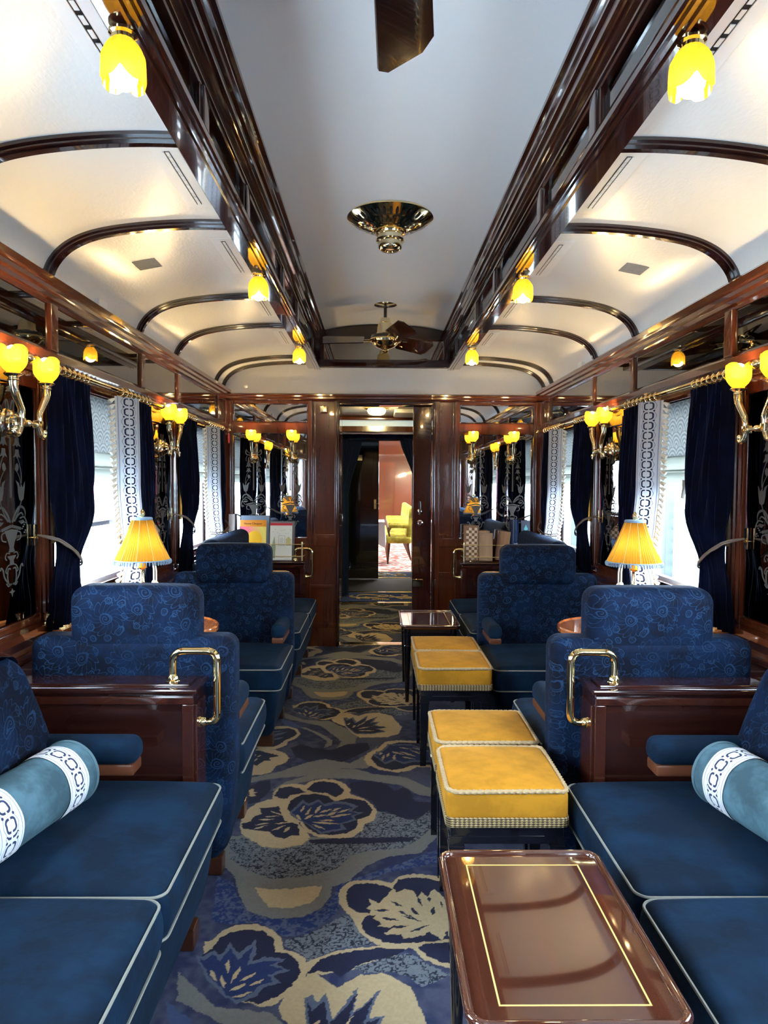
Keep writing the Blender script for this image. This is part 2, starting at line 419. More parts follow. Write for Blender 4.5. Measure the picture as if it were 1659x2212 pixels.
CP=[('G',[(-625,4305),(-485,4165),(-332,4143),(-222,4012),(-160,3889),(-171,3773),(-211,3754),(-275,3680),(-241,3810),(-304,3929),(-371,4054),(-481,4120),(-594,4187)]),('G',[(-577,4053),(-457,4032),(-361,3928),(-291,3829),(-293,3753),(-332,3716),(-318,3810),(-406,3948),(-470,4011)]),('W',[(-625,4187),(-541,4119),(-470,4011),(-577,4053)]),('G',[(-651,3338),(-538,3398),(-395,3526),(-295,3576),(-189,3510),(-100,3628),(-47,3754),(-67,3543),(-98,3446),(-224,3446),(-321,3399),(-403,3353),(-558,3323),(-641,3280)]),('N',[(-508,3716),(-459,3771),(-386,3716),(-289,3680),(-212,3772),(-102,3792),(-87,3699),(-153,3611),(-228,3526),(-335,3576),(-395,3526),(-467,3592)]),('G',[(-530,3200),(-482,3288),(-383,3363),(-288,3440),(-153,3440),(-73,3382),(81,3345),(195,3219),(196,3134),(132,3151),(62,3254),(-73,3298),(-181,3326),(-334,3325),(-448,3253),(-510,3166)]),('N',[(-179,3271),(-104,3307),(-12,3271),(30,3184),(69,3236),(104,3184),(113,3086),(191,3070),(194,3023),(118,2919),(64,2919),(-16,2992),(-44,2977),(-72,3085),(-175,3184)]),('V',[(-623,2491),(-557,2449),(-521,2352),(-476,2279),(-390,2236),(-298,2244),(-229,2296),(-206,2361),(-183,2449),(-155,2459),(-70,2511),(19,2565),(177,2670),(169,2577),(-11,2511),(-153,2409),(-185,2270),(-269,2161),(-337,2146),(-429,2219),(-530,2211),(-580,2228)]),('G',[(-659,2769),(-636,2577),(-560,2490),(-527,2380),(-476,2279),(-391,2240),(-298,2248),(-234,2296),(-209,2370),(-209,2419),(-149,2459),(-93,2554),(-9,2622),(114,2646),(186,2769),(211,2905),(194,3023),(118,2919),(-7,2769),(-327,2769),(-585,2782)]),('T',[(-631,2744),(-581,2763),(-453,2670),(-357,2694),(-323,2731),(-197,2725),(-135,2769),(-98,2905),(-51,2992),(24,2955),(83,2905),(132,2933),(179,3008),(187,2933),(165,2835),(107,2744),(42,2682),(-95,2658),(-155,2622),(-199,2533),(-267,2501),(-334,2480),(-424,2470),(-519,2522),(-601,2611)]),('N',[(-324,2744),(-199,2763),(103,2769),(69,2731),(-196,2712),(-309,2719)]),('C',[(-610,2849),(-617,2919),(-606,3007),(-580,3061),(-537,3101),(-460,3117),(-370,2876),(-314,2769),(-346,2706),(-418,2682),(-494,2694),(-546,2744),(-594,2795)]),('N',[(-609,2876),(-574,2904),(-568,2947),(-536,2962),(-560,3022),(-518,3022),(-478,3038),(-465,2992),(-434,2904),(-377,2876),(-360,2782),(-392,2782),(-415,2756),(-455,2769),(-480,2808),(-527,2822),(-595,2835)]),('C',[(-554,2832),(-535,2837),(-518,2849),(-501,2867),(-522,2860),(-538,2849)]),('C',[(-554,2868),(-532,2869),(-512,2875),(-490,2885),(-514,2884),(-534,2878)]),('C',[(-549,2911),(-523,2908),(-499,2912),(-473,2920),(-501,2921),(-525,2919)]),('C',[(-533,2939),(-507,2938),(-483,2941),(-457,2949),(-485,2949),(-509,2947)]),('C',[(-481,2817),(-459,2828),(-441,2845),(-421,2869),(-444,2856),(-463,2840)]),('C',[(-430,2804),(-417,2812),(-409,2829),(-404,2855),(-417,2844),(-426,2829)]),('C',[(-513,2996),(-491,2976),(-469,2962),(-446,2949),(-469,2970),(-490,2985)]),('C',[(-479,2874),(-446,2878),(-415,2887),(-381,2901),(-417,2895),(-448,2888)]),('C',[(-518,3117),(-520,3183),(-493,3253),(-435,3270),(-388,3253),(-362,3298),(-310,3322),(-249,3311),(-201,3271),(-172,3201),(-174,3159),(-115,3117),(-72,3054),(-51,2992),(-65,2905),(-104,2877),(-110,2822),(-148,2769),(-211,2756),(-288,2769),(-337,2809),(-372,2890),(-434,2904),(-455,3022),(-501,3101)]),('N',[(-511,3141),(-503,3218),(-461,3239),(-407,3218),(-373,3175),(-436,3150),(-452,3109),(-489,3117)]),('N',[(-376,3209),(-345,3280),(-301,3298),(-239,3271),(-202,3201),(-211,3159),(-238,3125),(-277,3167),(-336,3175)]),('N',[(-440,3022),(-430,3101),(-392,3150),(-328,3163),(-268,3134),(-236,3085),(-173,3117),(-101,3085),(-72,3007),(-85,2948),(-132,2919),(-134,2849),(-168,2802),(-225,2782),(-290,2793),(-333,2835),(-358,2890),(-412,2948)]),('S',[(-426,2977),(-399,3045),(-379,3098),(-351,3061),(-309,3106),(-284,3056),(-236,3088),(-186,3077),(-135,3041),(-162,2992),(-109,2977),(-146,2948),(-135,2907),(-197,2874),(-172,2830),(-227,2814),(-277,2790),(-337,2871),(-381,2913)]),('B',[(-415,2977),(-390,3030),(-377,3069),(-349,3038),(-307,3082),(-279,3035),(-235,3061),(-192,3057),(-156,3030),(-175,2992),(-133,2974),(-163,2948),(-152,2919),(-211,2879),(-196,2842),(-235,2830),(-275,2809),(-330,2871),(-375,2919)]),('C',[(-395,2959),(-389,2937),(-380,2923),(-368,2913),(-375,2936),(-383,2951)]),('C',[(-380,2978),(-370,2994),(-366,3016),(-365,3046),(-374,3027),(-379,3007)]),('C',[(-353,2948),(-343,2966),(-339,2991),(-338,3024),(-348,3002),(-353,2979)]),('C',[(-318,2970),(-305,2986),(-297,3011),(-293,3047),(-307,3027),(-315,3004)]),('C',[(-296,2974),(-278,2977),(-262,2990),(-246,3012),(-266,3007),(-282,2996)]),('C',[(-249,2988),(-232,2993),(-217,3006),(-202,3027),(-221,3021),(-235,3009)]),('C',[(-358,2914),(-343,2921),(-331,2936),(-319,2960),(-336,2952),(-348,2938)]),('C',[(-322,2939),(-301,2936),(-282,2943),(-262,2957),(-285,2958),(-303,2953)]),('C',[(-267,2943),(-249,2951),(-233,2966),(-217,2990),(-237,2981),(-253,2967)]),('C',[(-221,2974),(-201,2978),(-184,2991),(-166,3012),(-187,3006),(-205,2995)]),('C',[(-250,2938),(-218,2939),(-189,2948),(-156,2966),(-190,2963),(-220,2955)]),('C',[(-323,2892),(-283,2877),(-245,2873),(-203,2874),(-246,2888),(-284,2895)]),('C',[(-293,2907),(-270,2900),(-248,2901),(-225,2907),(-249,2914),(-271,2914)]),('C',[(-322,2874),(-302,2852),(-283,2839),(-260,2830),(-282,2852),(-301,2866)]),('G',[(-504,2439),(-479,2439),(-350,2424),(-216,2439),(-211,2361),(-234,2301),(-310,2257),(-393,2253),(-452,2297),(-485,2361)]),('C',[(-476,2419),(-421,2406),(-348,2409),(-283,2424),(-246,2424),(-250,2370),(-274,2328),(-325,2301),(-367,2295),(-411,2304),(-445,2352)]),('T',[(-335,2130),(-269,2161),(-193,2227),(-158,2261),(-125,2218),(-103,2153),(-68,2114),(-165,2092),(-217,2063),(-257,2034),(-285,2077),(-332,2100)]),('C',[(-185,2380),(-176,2419),(-149,2454),(-98,2464),(-41,2459),(-4,2443),(23,2485),(76,2502),(133,2495),(195,2469),(259,2350),(269,2226),(237,2005),(162,2005),(130,2012),(85,2040),(63,2076),(40,2099),(-19,2095),(-73,2122),(-108,2169),(-128,2227),(-153,2270),(-179,2323)]),('N',[(-159,2361),(-153,2409),(-126,2439),(-75,2444),(-24,2423),(1,2409),(-36,2342),(-79,2270),(-116,2274),(-149,2305)]),('N',[(1,2418),(22,2464),(69,2479),(120,2474),(181,2448),(232,2351),(221,2260),(39,2314)]),('N',[(-104,2218),(-89,2256),(-42,2261),(147,2314),(243,2226),(232,2144),(81,2122),(21,2114),(-33,2122),(-78,2153),(-99,2185)]),('N',[(69,2099),(100,2114),(140,2121),(225,2129),(210,2015),(132,2029),(91,2062)]),('C',[(97,2218),(37,2261),(-85,2351),(-74,2319),(-90,2296),(-53,2261),(-68,2244),(-42,2214),(-53,2201),(-7,2193),(-33,2161),(22,2157),(27,2137),(72,2145),(109,2169),(146,2129),(165,2176),(222,2226),(173,2360),(144,2408),(118,2360),(98,2389),(84,2351),(70,2399),(43,2408),(3,2375),(7,2342),(-25,2360),(-15,2314)]),('N',[(-63,2288),(-45,2279),(-28,2278),(-9,2282),(-28,2290),(-45,2292)]),('N',[(-43,2240),(-22,2231),(-1,2228),(22,2229),(0,2239),(-21,2243)]),('N',[(-8,2336),(4,2318),(17,2308),(33,2301),(20,2318),(8,2330)]),('N',[(24,2255),(47,2238),(69,2229),(96,2222),(72,2239),(49,2250)]),('N',[(57,2300),(62,2279),(70,2266),(82,2255),(76,2276),(69,2291)]),('N',[(86,2355),(83,2336),(86,2322),(94,2308),(96,2328),(94,2343)]),('N',[(123,2364),(118,2350),(119,2339),(124,2328),(128,2342),(129,2353)]),('N',[(125,2256),(135,2268),(138,2283),(136,2301),(126,2287),(122,2274)]),('N',[(159,2335),(156,2321),(157,2311),(162,2301),(165,2315),(164,2326)]),('N',[(-24,2192),(0,2190),(23,2194),(48,2202),(22,2203),(0,2201)]),('N',[(47,2174),(70,2178),(91,2189),(114,2205),(90,2199),(69,2190)]),('C',[(-262,2034),(-184,2077),(-117,2095),(-28,2107),(45,2099),(-20,2040),(-123,1999),(-251,1972)]),('N',[(-256,1979),(-229,2034),(-183,2066),(-116,2083),(-43,2095),(39,2088),(-20,2048),(-77,2034),(-123,2006),(-159,1965),(-183,1992),(-225,1992)]),('T',[(-123,2006),(-20,2055),(48,2069),(98,2019),(155,1978),(106,1945),(68,1926),(39,1971),(-21,1992),(-90,1985)]),('C',[(-581,2123),(-558,2131),(-538,2178),(-499,2207),(-439,2215),(-383,2186),(-346,2138),(-336,2092),(-300,2077),(-268,2048),(-254,2006),(-258,1953),(-281,1908),(-313,1884),(-335,1854),(-370,1857),(-463,1890),(-560,2035)]),('N',[(-549,2093),(-540,2139),(-512,2170),(-464,2186),(-412,2178),(-371,2138),(-358,2078),(-318,2070),(-285,2034),(-273,1986),(-292,1933),(-323,1896),(-371,1866),(-426,1878),(-475,1903),(-551,2000),(-582,2049)]),('S',[(-590,2060),(-565,2058),(-543,2087),(-518,2060),(-501,2119),(-465,2071),(-423,2137),(-413,2070),(-421,2038),(-384,2057),(-320,2045),(-350,2020),(-303,1999),(-348,1973),(-323,1943),(-368,1929),(-381,1896),(-432,1866),(-479,1899),(-540,1970)]),('B',[(-576,2046),(-561,2042),(-539,2067),(-513,2038),(-496,2093),(-462,2042),(-429,2100),(-428,2063),(-434,2017),(-381,2038),(-337,2034),(-368,2020),(-324,2000),(-366,1976),(-344,1950),(-381,1940),(-394,1908),(-435,1878),(-471,1906),(-529,1973)]),('C',[(-534,1998),(-528,1978),(-517,1964),(-503,1951),(-511,1972),(-520,1987)]),('C',[(-499,1979),(-496,1957),(-488,1939),(-475,1921),(-479,1943),(-486,1962)]),('C',[(-494,2048),(-494,2025),(-488,2005),(-478,1982),(-479,2006),(-483,2027)]),('C',[(-464,1947),(-453,1964),(-449,1986),(-448,2015),(-460,1995),(-465,1974)]),('C',[(-442,1950),(-425,1957),(-411,1969),(-397,1987),(-415,1979),(-430,1967)]),('C',[(-414,1931),(-396,1936),(-382,1945),(-367,1960),(-386,1954),(-401,1945)]),('C',[(-462,1912),(-444,1916),(-430,1927),(-417,1944),(-436,1938),(-450,1929)]),('C',[(-453,1885),(-432,1889),(-413,1898),(-394,1912),(-417,1906),(-435,1898)]),('C',[(-319,4166),(-286,4259),(-233,4296),(-165,4236),(-108,4285),(-37,4297),(40,4238),(64,4145),(94,4035),(69,3930),(10,3880),(-145,3869),(-182,3929),(-238,4055),(-301,4121)]),('S',[(-252,4201),(-229,4208),(-217,4178),(-195,4217),(-170,4121),(-107,4241),(-117,4140),(-45,4230),(-76,4122),(-34,4133),(-61,4067),(17,4035),(-46,4009),(1,3967),(-75,3926),(-172,3925),(-231,4055)]),('N',[(-244,4189),(-227,4144),(-198,4189),(-180,4099),(-107,4213),(-128,4122),(-61,4202),(-91,4100),(-46,4122),(-75,4067),(6,4035),(-61,4013),(-10,3971),(-75,3940),(-168,3939),(-223,4055)]),('C',[(-222,4073),(-213,4076),(-208,4090),(-205,4115),(-214,4110),(-220,4098)]),('C',[(-191,4030),(-181,4029),(-176,4044),(-173,4071),(-183,4069),(-189,4057)]),('C',[(-169,4047),(-150,4068),(-133,4095),(-114,4132),(-135,4108),(-153,4082)]),('C',[(-164,4009),(-136,4015),(-109,4028),(-80,4050),(-110,4042),(-137,4030)]),('C',[(-156,3981),(-126,3974),(-97,3975),(-64,3981),(-97,3987),(-126,3988)]),('C',[(-119,3560),(-100,3646),(-40,3718),(-5,3811),(65,3831),(170,3822),(269,3756),(325,3630),(307,3463),(142,3463),(102,3415),(39,3400),(-41,3431),(-99,3494)]),('N',[(-83,3577),(-54,3664),(-7,3682),(22,3773),(78,3802),(188,3784),(263,3683),(272,3495),(118,3487),(78,3447),(21,3423),(-48,3470)]),('S',[(-74,3628),(-20,3699),(8,3773),(133,3774),(234,3665),(224,3528),(133,3527),(81,3503),(37,3544),(-9,3502),(-47,3568)]),('B',[(-60,3620),(-13,3681),(18,3755),(132,3755),(221,3665),(212,3544),(135,3552),(82,3527),(38,3569),(-9,3527),(-41,3585)]),('C',[(-42,3626),(-34,3622),(-27,3630),(-21,3649),(-30,3651),(-37,3645)]),('C',[(-26,3544),(-17,3567),(-13,3595),(-12,3630),(-22,3603),(-26,3577)]),('C',[(-3,3588),(7,3602),(12,3623),(15,3654),(5,3637),(-1,3617)]),('C',[(33,3552),(43,3576),(45,3604),(44,3639),(34,3612),(30,3585)]),('C',[(20,3668),(43,3644),(67,3631),(94,3624),(69,3648),(45,3663)]),('C',[(65,3671),(93,3636),(122,3613),(154,3594),(124,3629),(96,3655)]),('C',[(120,3690),(146,3656),(171,3632),(201,3612),(174,3645),(149,3671)]),('C',[(54,3730),(82,3712),(108,3702),(139,3696),(110,3715),(83,3726)]),('C',[(71,3597),(94,3579),(117,3570),(144,3565),(119,3583),(96,3594)]),('C',[(136,3723),(160,3700),(184,3687),(211,3677),(186,3699),(162,3715)]),('C',[(-622,4053),(-563,4053),(-506,4011),(-476,3928),(-495,3848),(-533,3809),(-533,3752),(-586,3697),(-680,3697),(-732,4009)]),('N',[(-601,4010),(-551,4021),(-515,3989),(-495,3938),(-513,3877),(-549,3828),(-569,3771),(-598,3734),(-673,3733),(-714,3988)]),('S',[(-650,3879),(-614,3887),(-584,3913),(-552,3957),(-591,3945),(-622,3922)]),('S',[(-640,3823),(-610,3826),(-585,3843),(-558,3873),(-590,3868),(-616,3853)]),('S',[(-658,3943),(-628,3946),(-601,3959),(-572,3983),(-605,3979),(-632,3968)]),('C',[(-744,3679),(-648,3706),(-578,3688),(-526,3644),(-497,3575),(-510,3517),(-549,3476),(-563,3398),(-607,3368),(-684,3353)]),('N',[(-728,3661),(-671,3679),(-548,3609),(-602,3575),(-584,3541),(-622,3541),(-644,3476),(-703,3525)]),('C',[(-691,3587),(-681,3593),(-676,3608),(-673,3631),(-683,3624),(-689,3611)]),('C',[(-665,3589),(-656,3592),(-650,3604),(-645,3621),(-654,3616),(-661,3606)]),('C',[(-668,3537),(-662,3545),(-659,3559),(-659,3580),(-666,3570),(-669,3558)]),('N',[(-646,3235),(-603,3288),(-553,3306),(-537,3200),(-570,3085),(-614,3053)]),('C',[(-637,3200),(-614,3217),(-615,3183),(-592,3175),(-607,3158),(-589,3133),(-621,3133)])]
# ================================================================== the setting
WL = 1.35
# ---- carpet: colours worked out per point of a fine grid
def inpoly(X, Y, P):
    c = np.zeros(X.shape, bool); n = len(P); j = n-1
    for i in range(n):
        xi, yi = P[i]; xj, yj = P[j]
        if yi != yj:
            c ^= ((yi > Y) != (yj > Y)) & (X < (xj-xi)*(Y-yi)/(yj-yi) + xi)
        j = i
    return c
def vnoise(X, Y, f, seed):
    rs = np.random.RandomState(seed); T = rs.rand(256, 256); x, y = X*f, Y*f
    xi, yi = np.floor(x).astype(int), np.floor(y).astype(int); u, v = x-xi, y-yi; u = u*u*(3-2*u); v = v*v*(3-2*v)
    g = lambda a, b: T[a % 256, b % 256]
    return (g(xi, yi)*(1-u)+g(xi+1, yi)*u)*(1-v) + (g(xi, yi+1)*(1-u)+g(xi+1, yi+1)*u)*v
def carpet_colours(X, Y):
    PER = 2.31
    C = {'C': lin((160, 142, 112)), 'N': lin((30, 33, 54)), 'B': lin((32, 44, 82)), 'S': lin((76, 84, 102)), 'G': lin((104, 104, 102)), 'W': lin((60, 72, 106))}
    Yt = (Y - 1.80) % PER + 1.80
    X1 = X + .006*(vnoise(X, Y, 90, 3)-.5); Y1 = Yt + .008*(vnoise(X, Y, 90, 5)-.5)
    out = np.zeros(X.shape + (3,)); n1 = vnoise(X, Y*.6, 9, 1)*.6 + vnoise(X, Y, 45, 2)*.4
    a, b_ = np.array(lin((38, 44, 74))[:3]), np.array(lin((64, 68, 88))[:3])
    out[:] = a + (b_-a)*np.clip((n1-.35)*3, 0, 1)[..., None]
    fine = vnoise(X, Y, 160, 8); mid = vnoise(X, Y, 60, 9)
    sq = vnoise(X + .02*vnoise(X, Y, 50, 11), Y*.9, 80, 12)*.65 + vnoise(X, Y, 190, 14)*.35
    for col, poly in CP:
        P = [(x/1000., y/1000.) for x, y in poly]
        for dy in (-PER, 0, PER):
            Q = [(x, y+dy) for x, y in P]
            y0, y1 = min(q[1] for q in Q), max(q[1] for q in Q)
            if y1 < 1.79 or y0 > 1.8+PER+.01: continue
            msk = inpoly(X1, Y1, Q)
            if not msk.any(): continue
            if col == 'T':
                gcol = np.array(lin((96, 102, 110))[:3]); ncol = np.array(lin((34, 38, 52))[:3])
                k = (np.abs(sq-.5) < .075)[..., None]
                out = np.where(msk[..., None], np.where(k, ncol, gcol), out)
            elif col == 'V':
                c0, c1 = np.array(lin((30, 46, 92))[:3]), np.array(lin((70, 78, 102))[:3])
                out = np.where(msk[..., None], c0 + (c1-c0)*np.clip((mid*.5+fine*.5-.42)*5, 0, 1)[..., None], out)
            else:
                out = np.where(msk[..., None], np.array(C[col][:3]), out)
    return out * (.86 + .28*fine[..., None]*.5 + .14*vnoise(X, Y, 3, 21)[..., None])
def carpet(name, x0, x1, y0, y1, d, z=0.):
    nx, ny = int((x1-x0)/d), int((y1-y0)/d)
    xs, ys = np.linspace(x0, x1, nx+1), np.linspace(y0, y1, ny+1)
    X, Y = np.meshgrid(xs, ys); co = np.stack([X, Y, np.full(X.shape, z)], -1).reshape(-1, 3).astype(np.float32)
    i = np.arange(nx)[None, :] + np.arange(ny)[:, None]*(nx+1)
    q = np.stack([i, i+1, i+nx+2, i+nx+1], -1).reshape(-1).astype(np.int32)
    me = bpy.data.meshes.new(name); me.vertices.add(len(co)); me.vertices.foreach_set('co', co.ravel())
    me.loops.add(len(q)); me.loops.foreach_set('vertex_index', q)
    me.polygons.add(nx*ny); me.polygons.foreach_set('loop_start', np.arange(0, len(q), 4, dtype=np.int32)); me.update(calc_edges=True)
    c = carpet_colours(X, Y).reshape(-1, 3); c = np.concatenate([c, np.ones((len(c), 1))], 1).astype(np.float32)
    at = me.color_attributes.new('pile', 'FLOAT_COLOR', 'POINT'); at.data.foreach_set('color', c.ravel())
    m = bpy.data.materials.get('patterned_wool_carpet')
    if not m:
        m = mat('patterned_wool_carpet', (.2, .2, .25), .95, spec=.1, sheen=.1); nt, b = nodes(m)
        a = nt.nodes.new('ShaderNodeVertexColor'); a.layer_name = 'pile'; nt.links.new(a.outputs[0], b.inputs['Base Color'])
        x, y, z_ = coords(nt); bump(nt, b, noise(nt, vec(nt, x, y, z_), 400., 2.), .4, .003)
    me.materials.append(m); o = bpy.data.objects.new(name, me); COL.objects.link(o); return o
for y0_, y1_, d_ in ((1.0, 3.1, .003), (3.1, 8.22, .005)): carpet('floor', -.70, .70, y0_, y1_, d_)['kind'] = 'structure'
mb = MB(); mb.box(-WL-.1, WL+.1, YN, 6.12, -.05, -.004); mb.box(-1.0, 1.0, 6.12, 8.3, -.05, -.004)
m_ = mat('plain_slate_carpet', lin((58, 66, 96)), .95); struct(mb, 'floor', m_)
mb = MB()
mb.prism([(-.375, 0), (-.375, .0), (.40, 0), (.40, .004), (-.375, .004)][1:], 'y', 6.13, 6.17); mb.box(-.375, .42, 6.10, 6.20, .0, .006, .002)
struct(mb, 'trim_1', 'brass')
# ---- side walls
T = 1
def next_trim():
    global T; T += 1; return 'trim_%d' % T
Z_SILL, Z_HEAD = .87, 1.82
for s in (-1, 1):
    side = 'left' if s < 0 else 'right'
    mb = MB(s)
    mb.box(WL, WL+.12, YN, YF+.1, 0, Z_SILL-.02)            # below the windows
    mb.box(WL, WL+.12, YN, YF+.1, Z_HEAD, 2.22)             # above
    e = [YN] + [v for w_ in WIN for v in w_] + [YF+.1]
    for k in range(0, len(e), 2): mb.box(WL, WL+.12, e[k], e[k+1], Z_SILL-.02, Z_HEAD)
    struct(mb, 'wall_'+side, 'wood')
    # lower wall mouldings and skirting
    mb = MB(s); mb.box(WL-.025, WL, YN, YF, 0, .13, .006); struct(mb, 'baseboard_'+side, 'wood_y')
    mb = MB(s); mb.prism([(WL, .74), (WL-.03, .74), (WL-.045, .76), (WL-.045, .785), (WL-.03, .80), (WL-.035, .83), (WL-.07, .845), (WL-.07, .87), (WL, .87)], 'y', YN, YF-.02)
    struct(mb, next_trim(), 'wood_y')
    # cornice under the vault
    mb = MB(s); mb.prism([(WL+.02, 2.085), (WL-.012, 2.085), (WL-.016, 2.10), (WL-.030, 2.105), (WL-.030, 2.122), (WL-.044, 2.130), (WL-.044, 2.147), (WL-.058, 2.153), (WL-.062, 2.176), (WL-.05, 2.186), (WL+.02, 2.186)], 'y', YN, YF+.02)
    struct(mb, next_trim(), 'wood_y')
    # rail under the frieze of mirrors
    mb = MB(s); mb.prism([(WL+.02, 1.795), (WL-.016, 1.795), (WL-.022, 1.812), (WL-.022, 1.832), (WL-.030, 1.84), (WL-.030, 1.855), (WL-.044, 1.865), (WL-.044, 1.892), (WL-.030, 1.90), (WL-.022, 1.908), (WL+.02, 1.908)], 'y', YN, YF+.02)
    struct(mb, next_trim(), 'wood_y')
    # posts between the frieze panes, a pair round every rib
    fr = []
    cuts = sorted(RIB[:-1] + [YN+.05, YF-.02])
    mb = MB(s)
    for y in cuts: mb.box(WL-.028, WL+.01, y-.032, y+.032, 1.905, 2.09, .006)
    struct(mb, next_trim(), 'wood')
    for i in range(len(cuts)-1):
        a, b_ = cuts[i]+.034, cuts[i+1]-.034
        if cuts[i+1] < .9: continue
        mb = MB(s); mb.box(WL-.014, WL-.004, a, b_, 1.91, 2.086, .005, 1)
        o = mb.build('frieze_mirror', 'mirror_dark', flat=True)
        nm = {1.07: 'above the nearest window', 2.14: 'above the nearest etched wall panel', 2.83: 'above the nearer window', 3.90: 'above the second etched wall panel', 4.61: 'above the farther window', 5.75: 'in the far corner'}.get(cuts[i], 'in the foreground')
        tag(o, 'smoked frieze mirror pane %s on the %s wall' % (nm, side), 'mirror', 'smoked mirror panes along the frieze')
    # pilasters beside each window
    mb = MB(s)
    for a, b_ in WIN:
        for y0, y1 in ((a-.13, a-.02), (b_+.02, b_+.13)):
            mb.box(WL-.02, WL, y0, y1, .87, 1.80, .004)
            for k in range(3):
                yc = y0+.022+.033*k; mb.lathe([(.012, 0), (.012, .90)], (WL-.021, yc, .885), 'z', 8)
    struct(mb, next_trim(), 'wood')
    # header panel over the pier mirrors
    mb = MB(s)
    for i in range(len(WIN)-1):
        a, b_ = WIN[i][1]+.13, WIN[i+1][0]-.13
        mb.box(WL-.018, WL, a, b_, 1.742, 1.81, .004); mb.box(WL-.018, WL, a, b_, .87, .90, .004)
    struct(mb, next_trim(), 'wood_y')
    # vault: white shell between ribs
    prof = [(1.362, 2.17), (1.352, 2.21), (1.335, 2.25), (1.30, 2.295), (1.25, 2.332), (1.18, 2.362), (1.09, 2.383), (.98, 2.398), (.86, 2.408), (.74, 2.412), (.62, 2.410)]
    mb = MB(s); n = 60
    # smooth the profile
    def vp(t):
        k = t*(len(prof)-1); i = min(int(k), len(prof)-2); f = k-i
        p = [Vector(prof[max(0, min(len(prof)-1, j))]) for j in (i-1, i, i+1, i+2)]
        return .5*((2*p[1]) + (p[2]-p[0])*f + (2*p[0]-5*p[1]+4*p[2]-p[3])*f*f + (3*p[1]-p[0]-3*p[2]+p[3])*f**3)
    VPT = [vp(k/40) for k in range(41)]
    outer = [(p.x+.03, p.y+.03) for p in VPT][::-1]
    mb.prism([(p.x, p.y) for p in VPT] + outer, 'y', YN, YF+.1)
    struct(mb, 'ceiling', 'ceiling')
    # ribs
    for y in RIB:
        if y < 1.0 and y > -2.4 and False: continue
        mb = MB(s)
        for hw, dp in ((.036, .010), (.026, .019), (.012, .025)):
            inn = []
            for k, p in enumerate(VPT):
                t = (VPT[min(k+1, 40)]-VPT[max(k-1, 0)]).normalized(); nrm = Vector((-t.y, t.x))
                if nrm.y > 0: nrm = -nrm
                if k < 3: nrm = Vector((-1, 0))
                inn.append((p.x+nrm.x*dp, p.y+nrm.y*dp))
            mb.prism([(p.x+.004, p.y+.004) for p in VPT] + inn[::-1], 'y', y-hw, y+hw)
        struct(mb, next_trim(), 'dark_x')
    # clerestory: beam, mirror strip, posts, cornice
    mb = MB(s)
    mb.prism([(.645, 2.45), (.645, 2.372), (.640, 2.362), (.592, 2.362), (.588, 2.352), (.580, 2.352), (.576, 2.360), (.570, 2.360), (.566, 2.350), (.558, 2.350), (.554, 2.358), (.548, 2.358), (.544, 2.350), (.536, 2.352), (.534, 2.366), (.540, 2.374), (.545, 2.392), (.560, 2.396), (.590, 2.398), (.590, 2.45)], 'y', YN, YF+.02)
    struct(mb, next_trim(), 'dark_y')
    mb = MB(s); mb.box(.588, .596, YN, YF, 2.395, 2.56); struct(mb, next_trim(), mirror('clerestory_glass', (.16, .155, .15), .03) if s < 0 else bpy.data.materials['clerestory_glass'], flat=True)
    mb = MB(s)
    for y in RIB[:-1]: mb.box(.565, .592, y-.030, y+.030, 2.392, 2.55, .006); mb.box(.575, .592, y-.045, y+.045, 2.392, 2.55, .004)
    struct(mb, next_trim(), 'dark_z')
    mb = MB(s)
    mb.prism([(.62, 2.545), (.578, 2.545), (.574, 2.553), (.566, 2.553), (.563, 2.563), (.550, 2.566), (.550, 2.580), (.543, 2.584), (.543, 2.596), (.533, 2.600), (.530, 2.616), (.518, 2.622), (.518, 2.640), (.510, 2.646), (.508, 2.668), (.497, 2.674), (.495, 2.69), (.495, 2.72), (.62, 2.72)], 'y', YN, YF+.02)
    struct(mb, next_trim(), 'dark_y')
# clerestory roof
def roofz(x): return 2.735 - .050*(x/.5)**2
mb = MB(); pts = [(x, roofz(x)) for x in [(-.56+1.12*k/24) for k in range(25)]]
mb.prism(pts + [(.56, 2.78), (-.56, 2.78)], 'y', YN, YF+.1); struct(mb, 'ceiling', 'ceil_flat')
# ---- windows: frame, pane
WN = 0
for s in (-1, 1):
    for wi, (a, b_) in enumerate(WIN):
        WN += 1
        o = thing('window_%d' % WN, 'x', 'window', (s*1.42, (a+b_)/2, 1.3)); del o['label']; del o['category']; o['kind'] = 'structure'
        mb = MB(s)
        # reveal + sash
        x0, x1 = WL+.005, 1.47
        mb.box(x0, x1, a, a+.035, Z_SILL, Z_HEAD, .004); mb.box(x0, x1, b_-.035, b_, Z_SILL, Z_HEAD, .004); mb.box(x0, x1, a, b_, Z_HEAD-.03, Z_HEAD, .004)
        mb.box(1.27, 1.46, a-.0, b_+.0, Z_SILL-.035, Z_SILL, .008)
        mb.box(1.40, 1.46, a+.03, b_-.03, Z_SILL, Z_SILL+.035, .004)
        mb.build('window_frame', 'wood_y', o)
        mb = MB(s); mb.box(1.43, 1.46, a+.035, a+.085, Z_SILL+.03, Z_HEAD-.03, .004); mb.box(1.43, 1.46, b_-.085, b_-.035, Z_SILL+.03, Z_HEAD-.03, .004)
        mb.box(1.43, 1.46, a+.08, b_-.08, Z_SILL+.03, Z_SILL+.055, .004)
        mb.build('window_sash', M['white'], o)
        mb = MB(s); mb.box(1.443, 1.447, a+.08, b_-.08, Z_SILL+.05, Z_HEAD-.03); mb.build('window_pane', 'glass', o, flat=True)
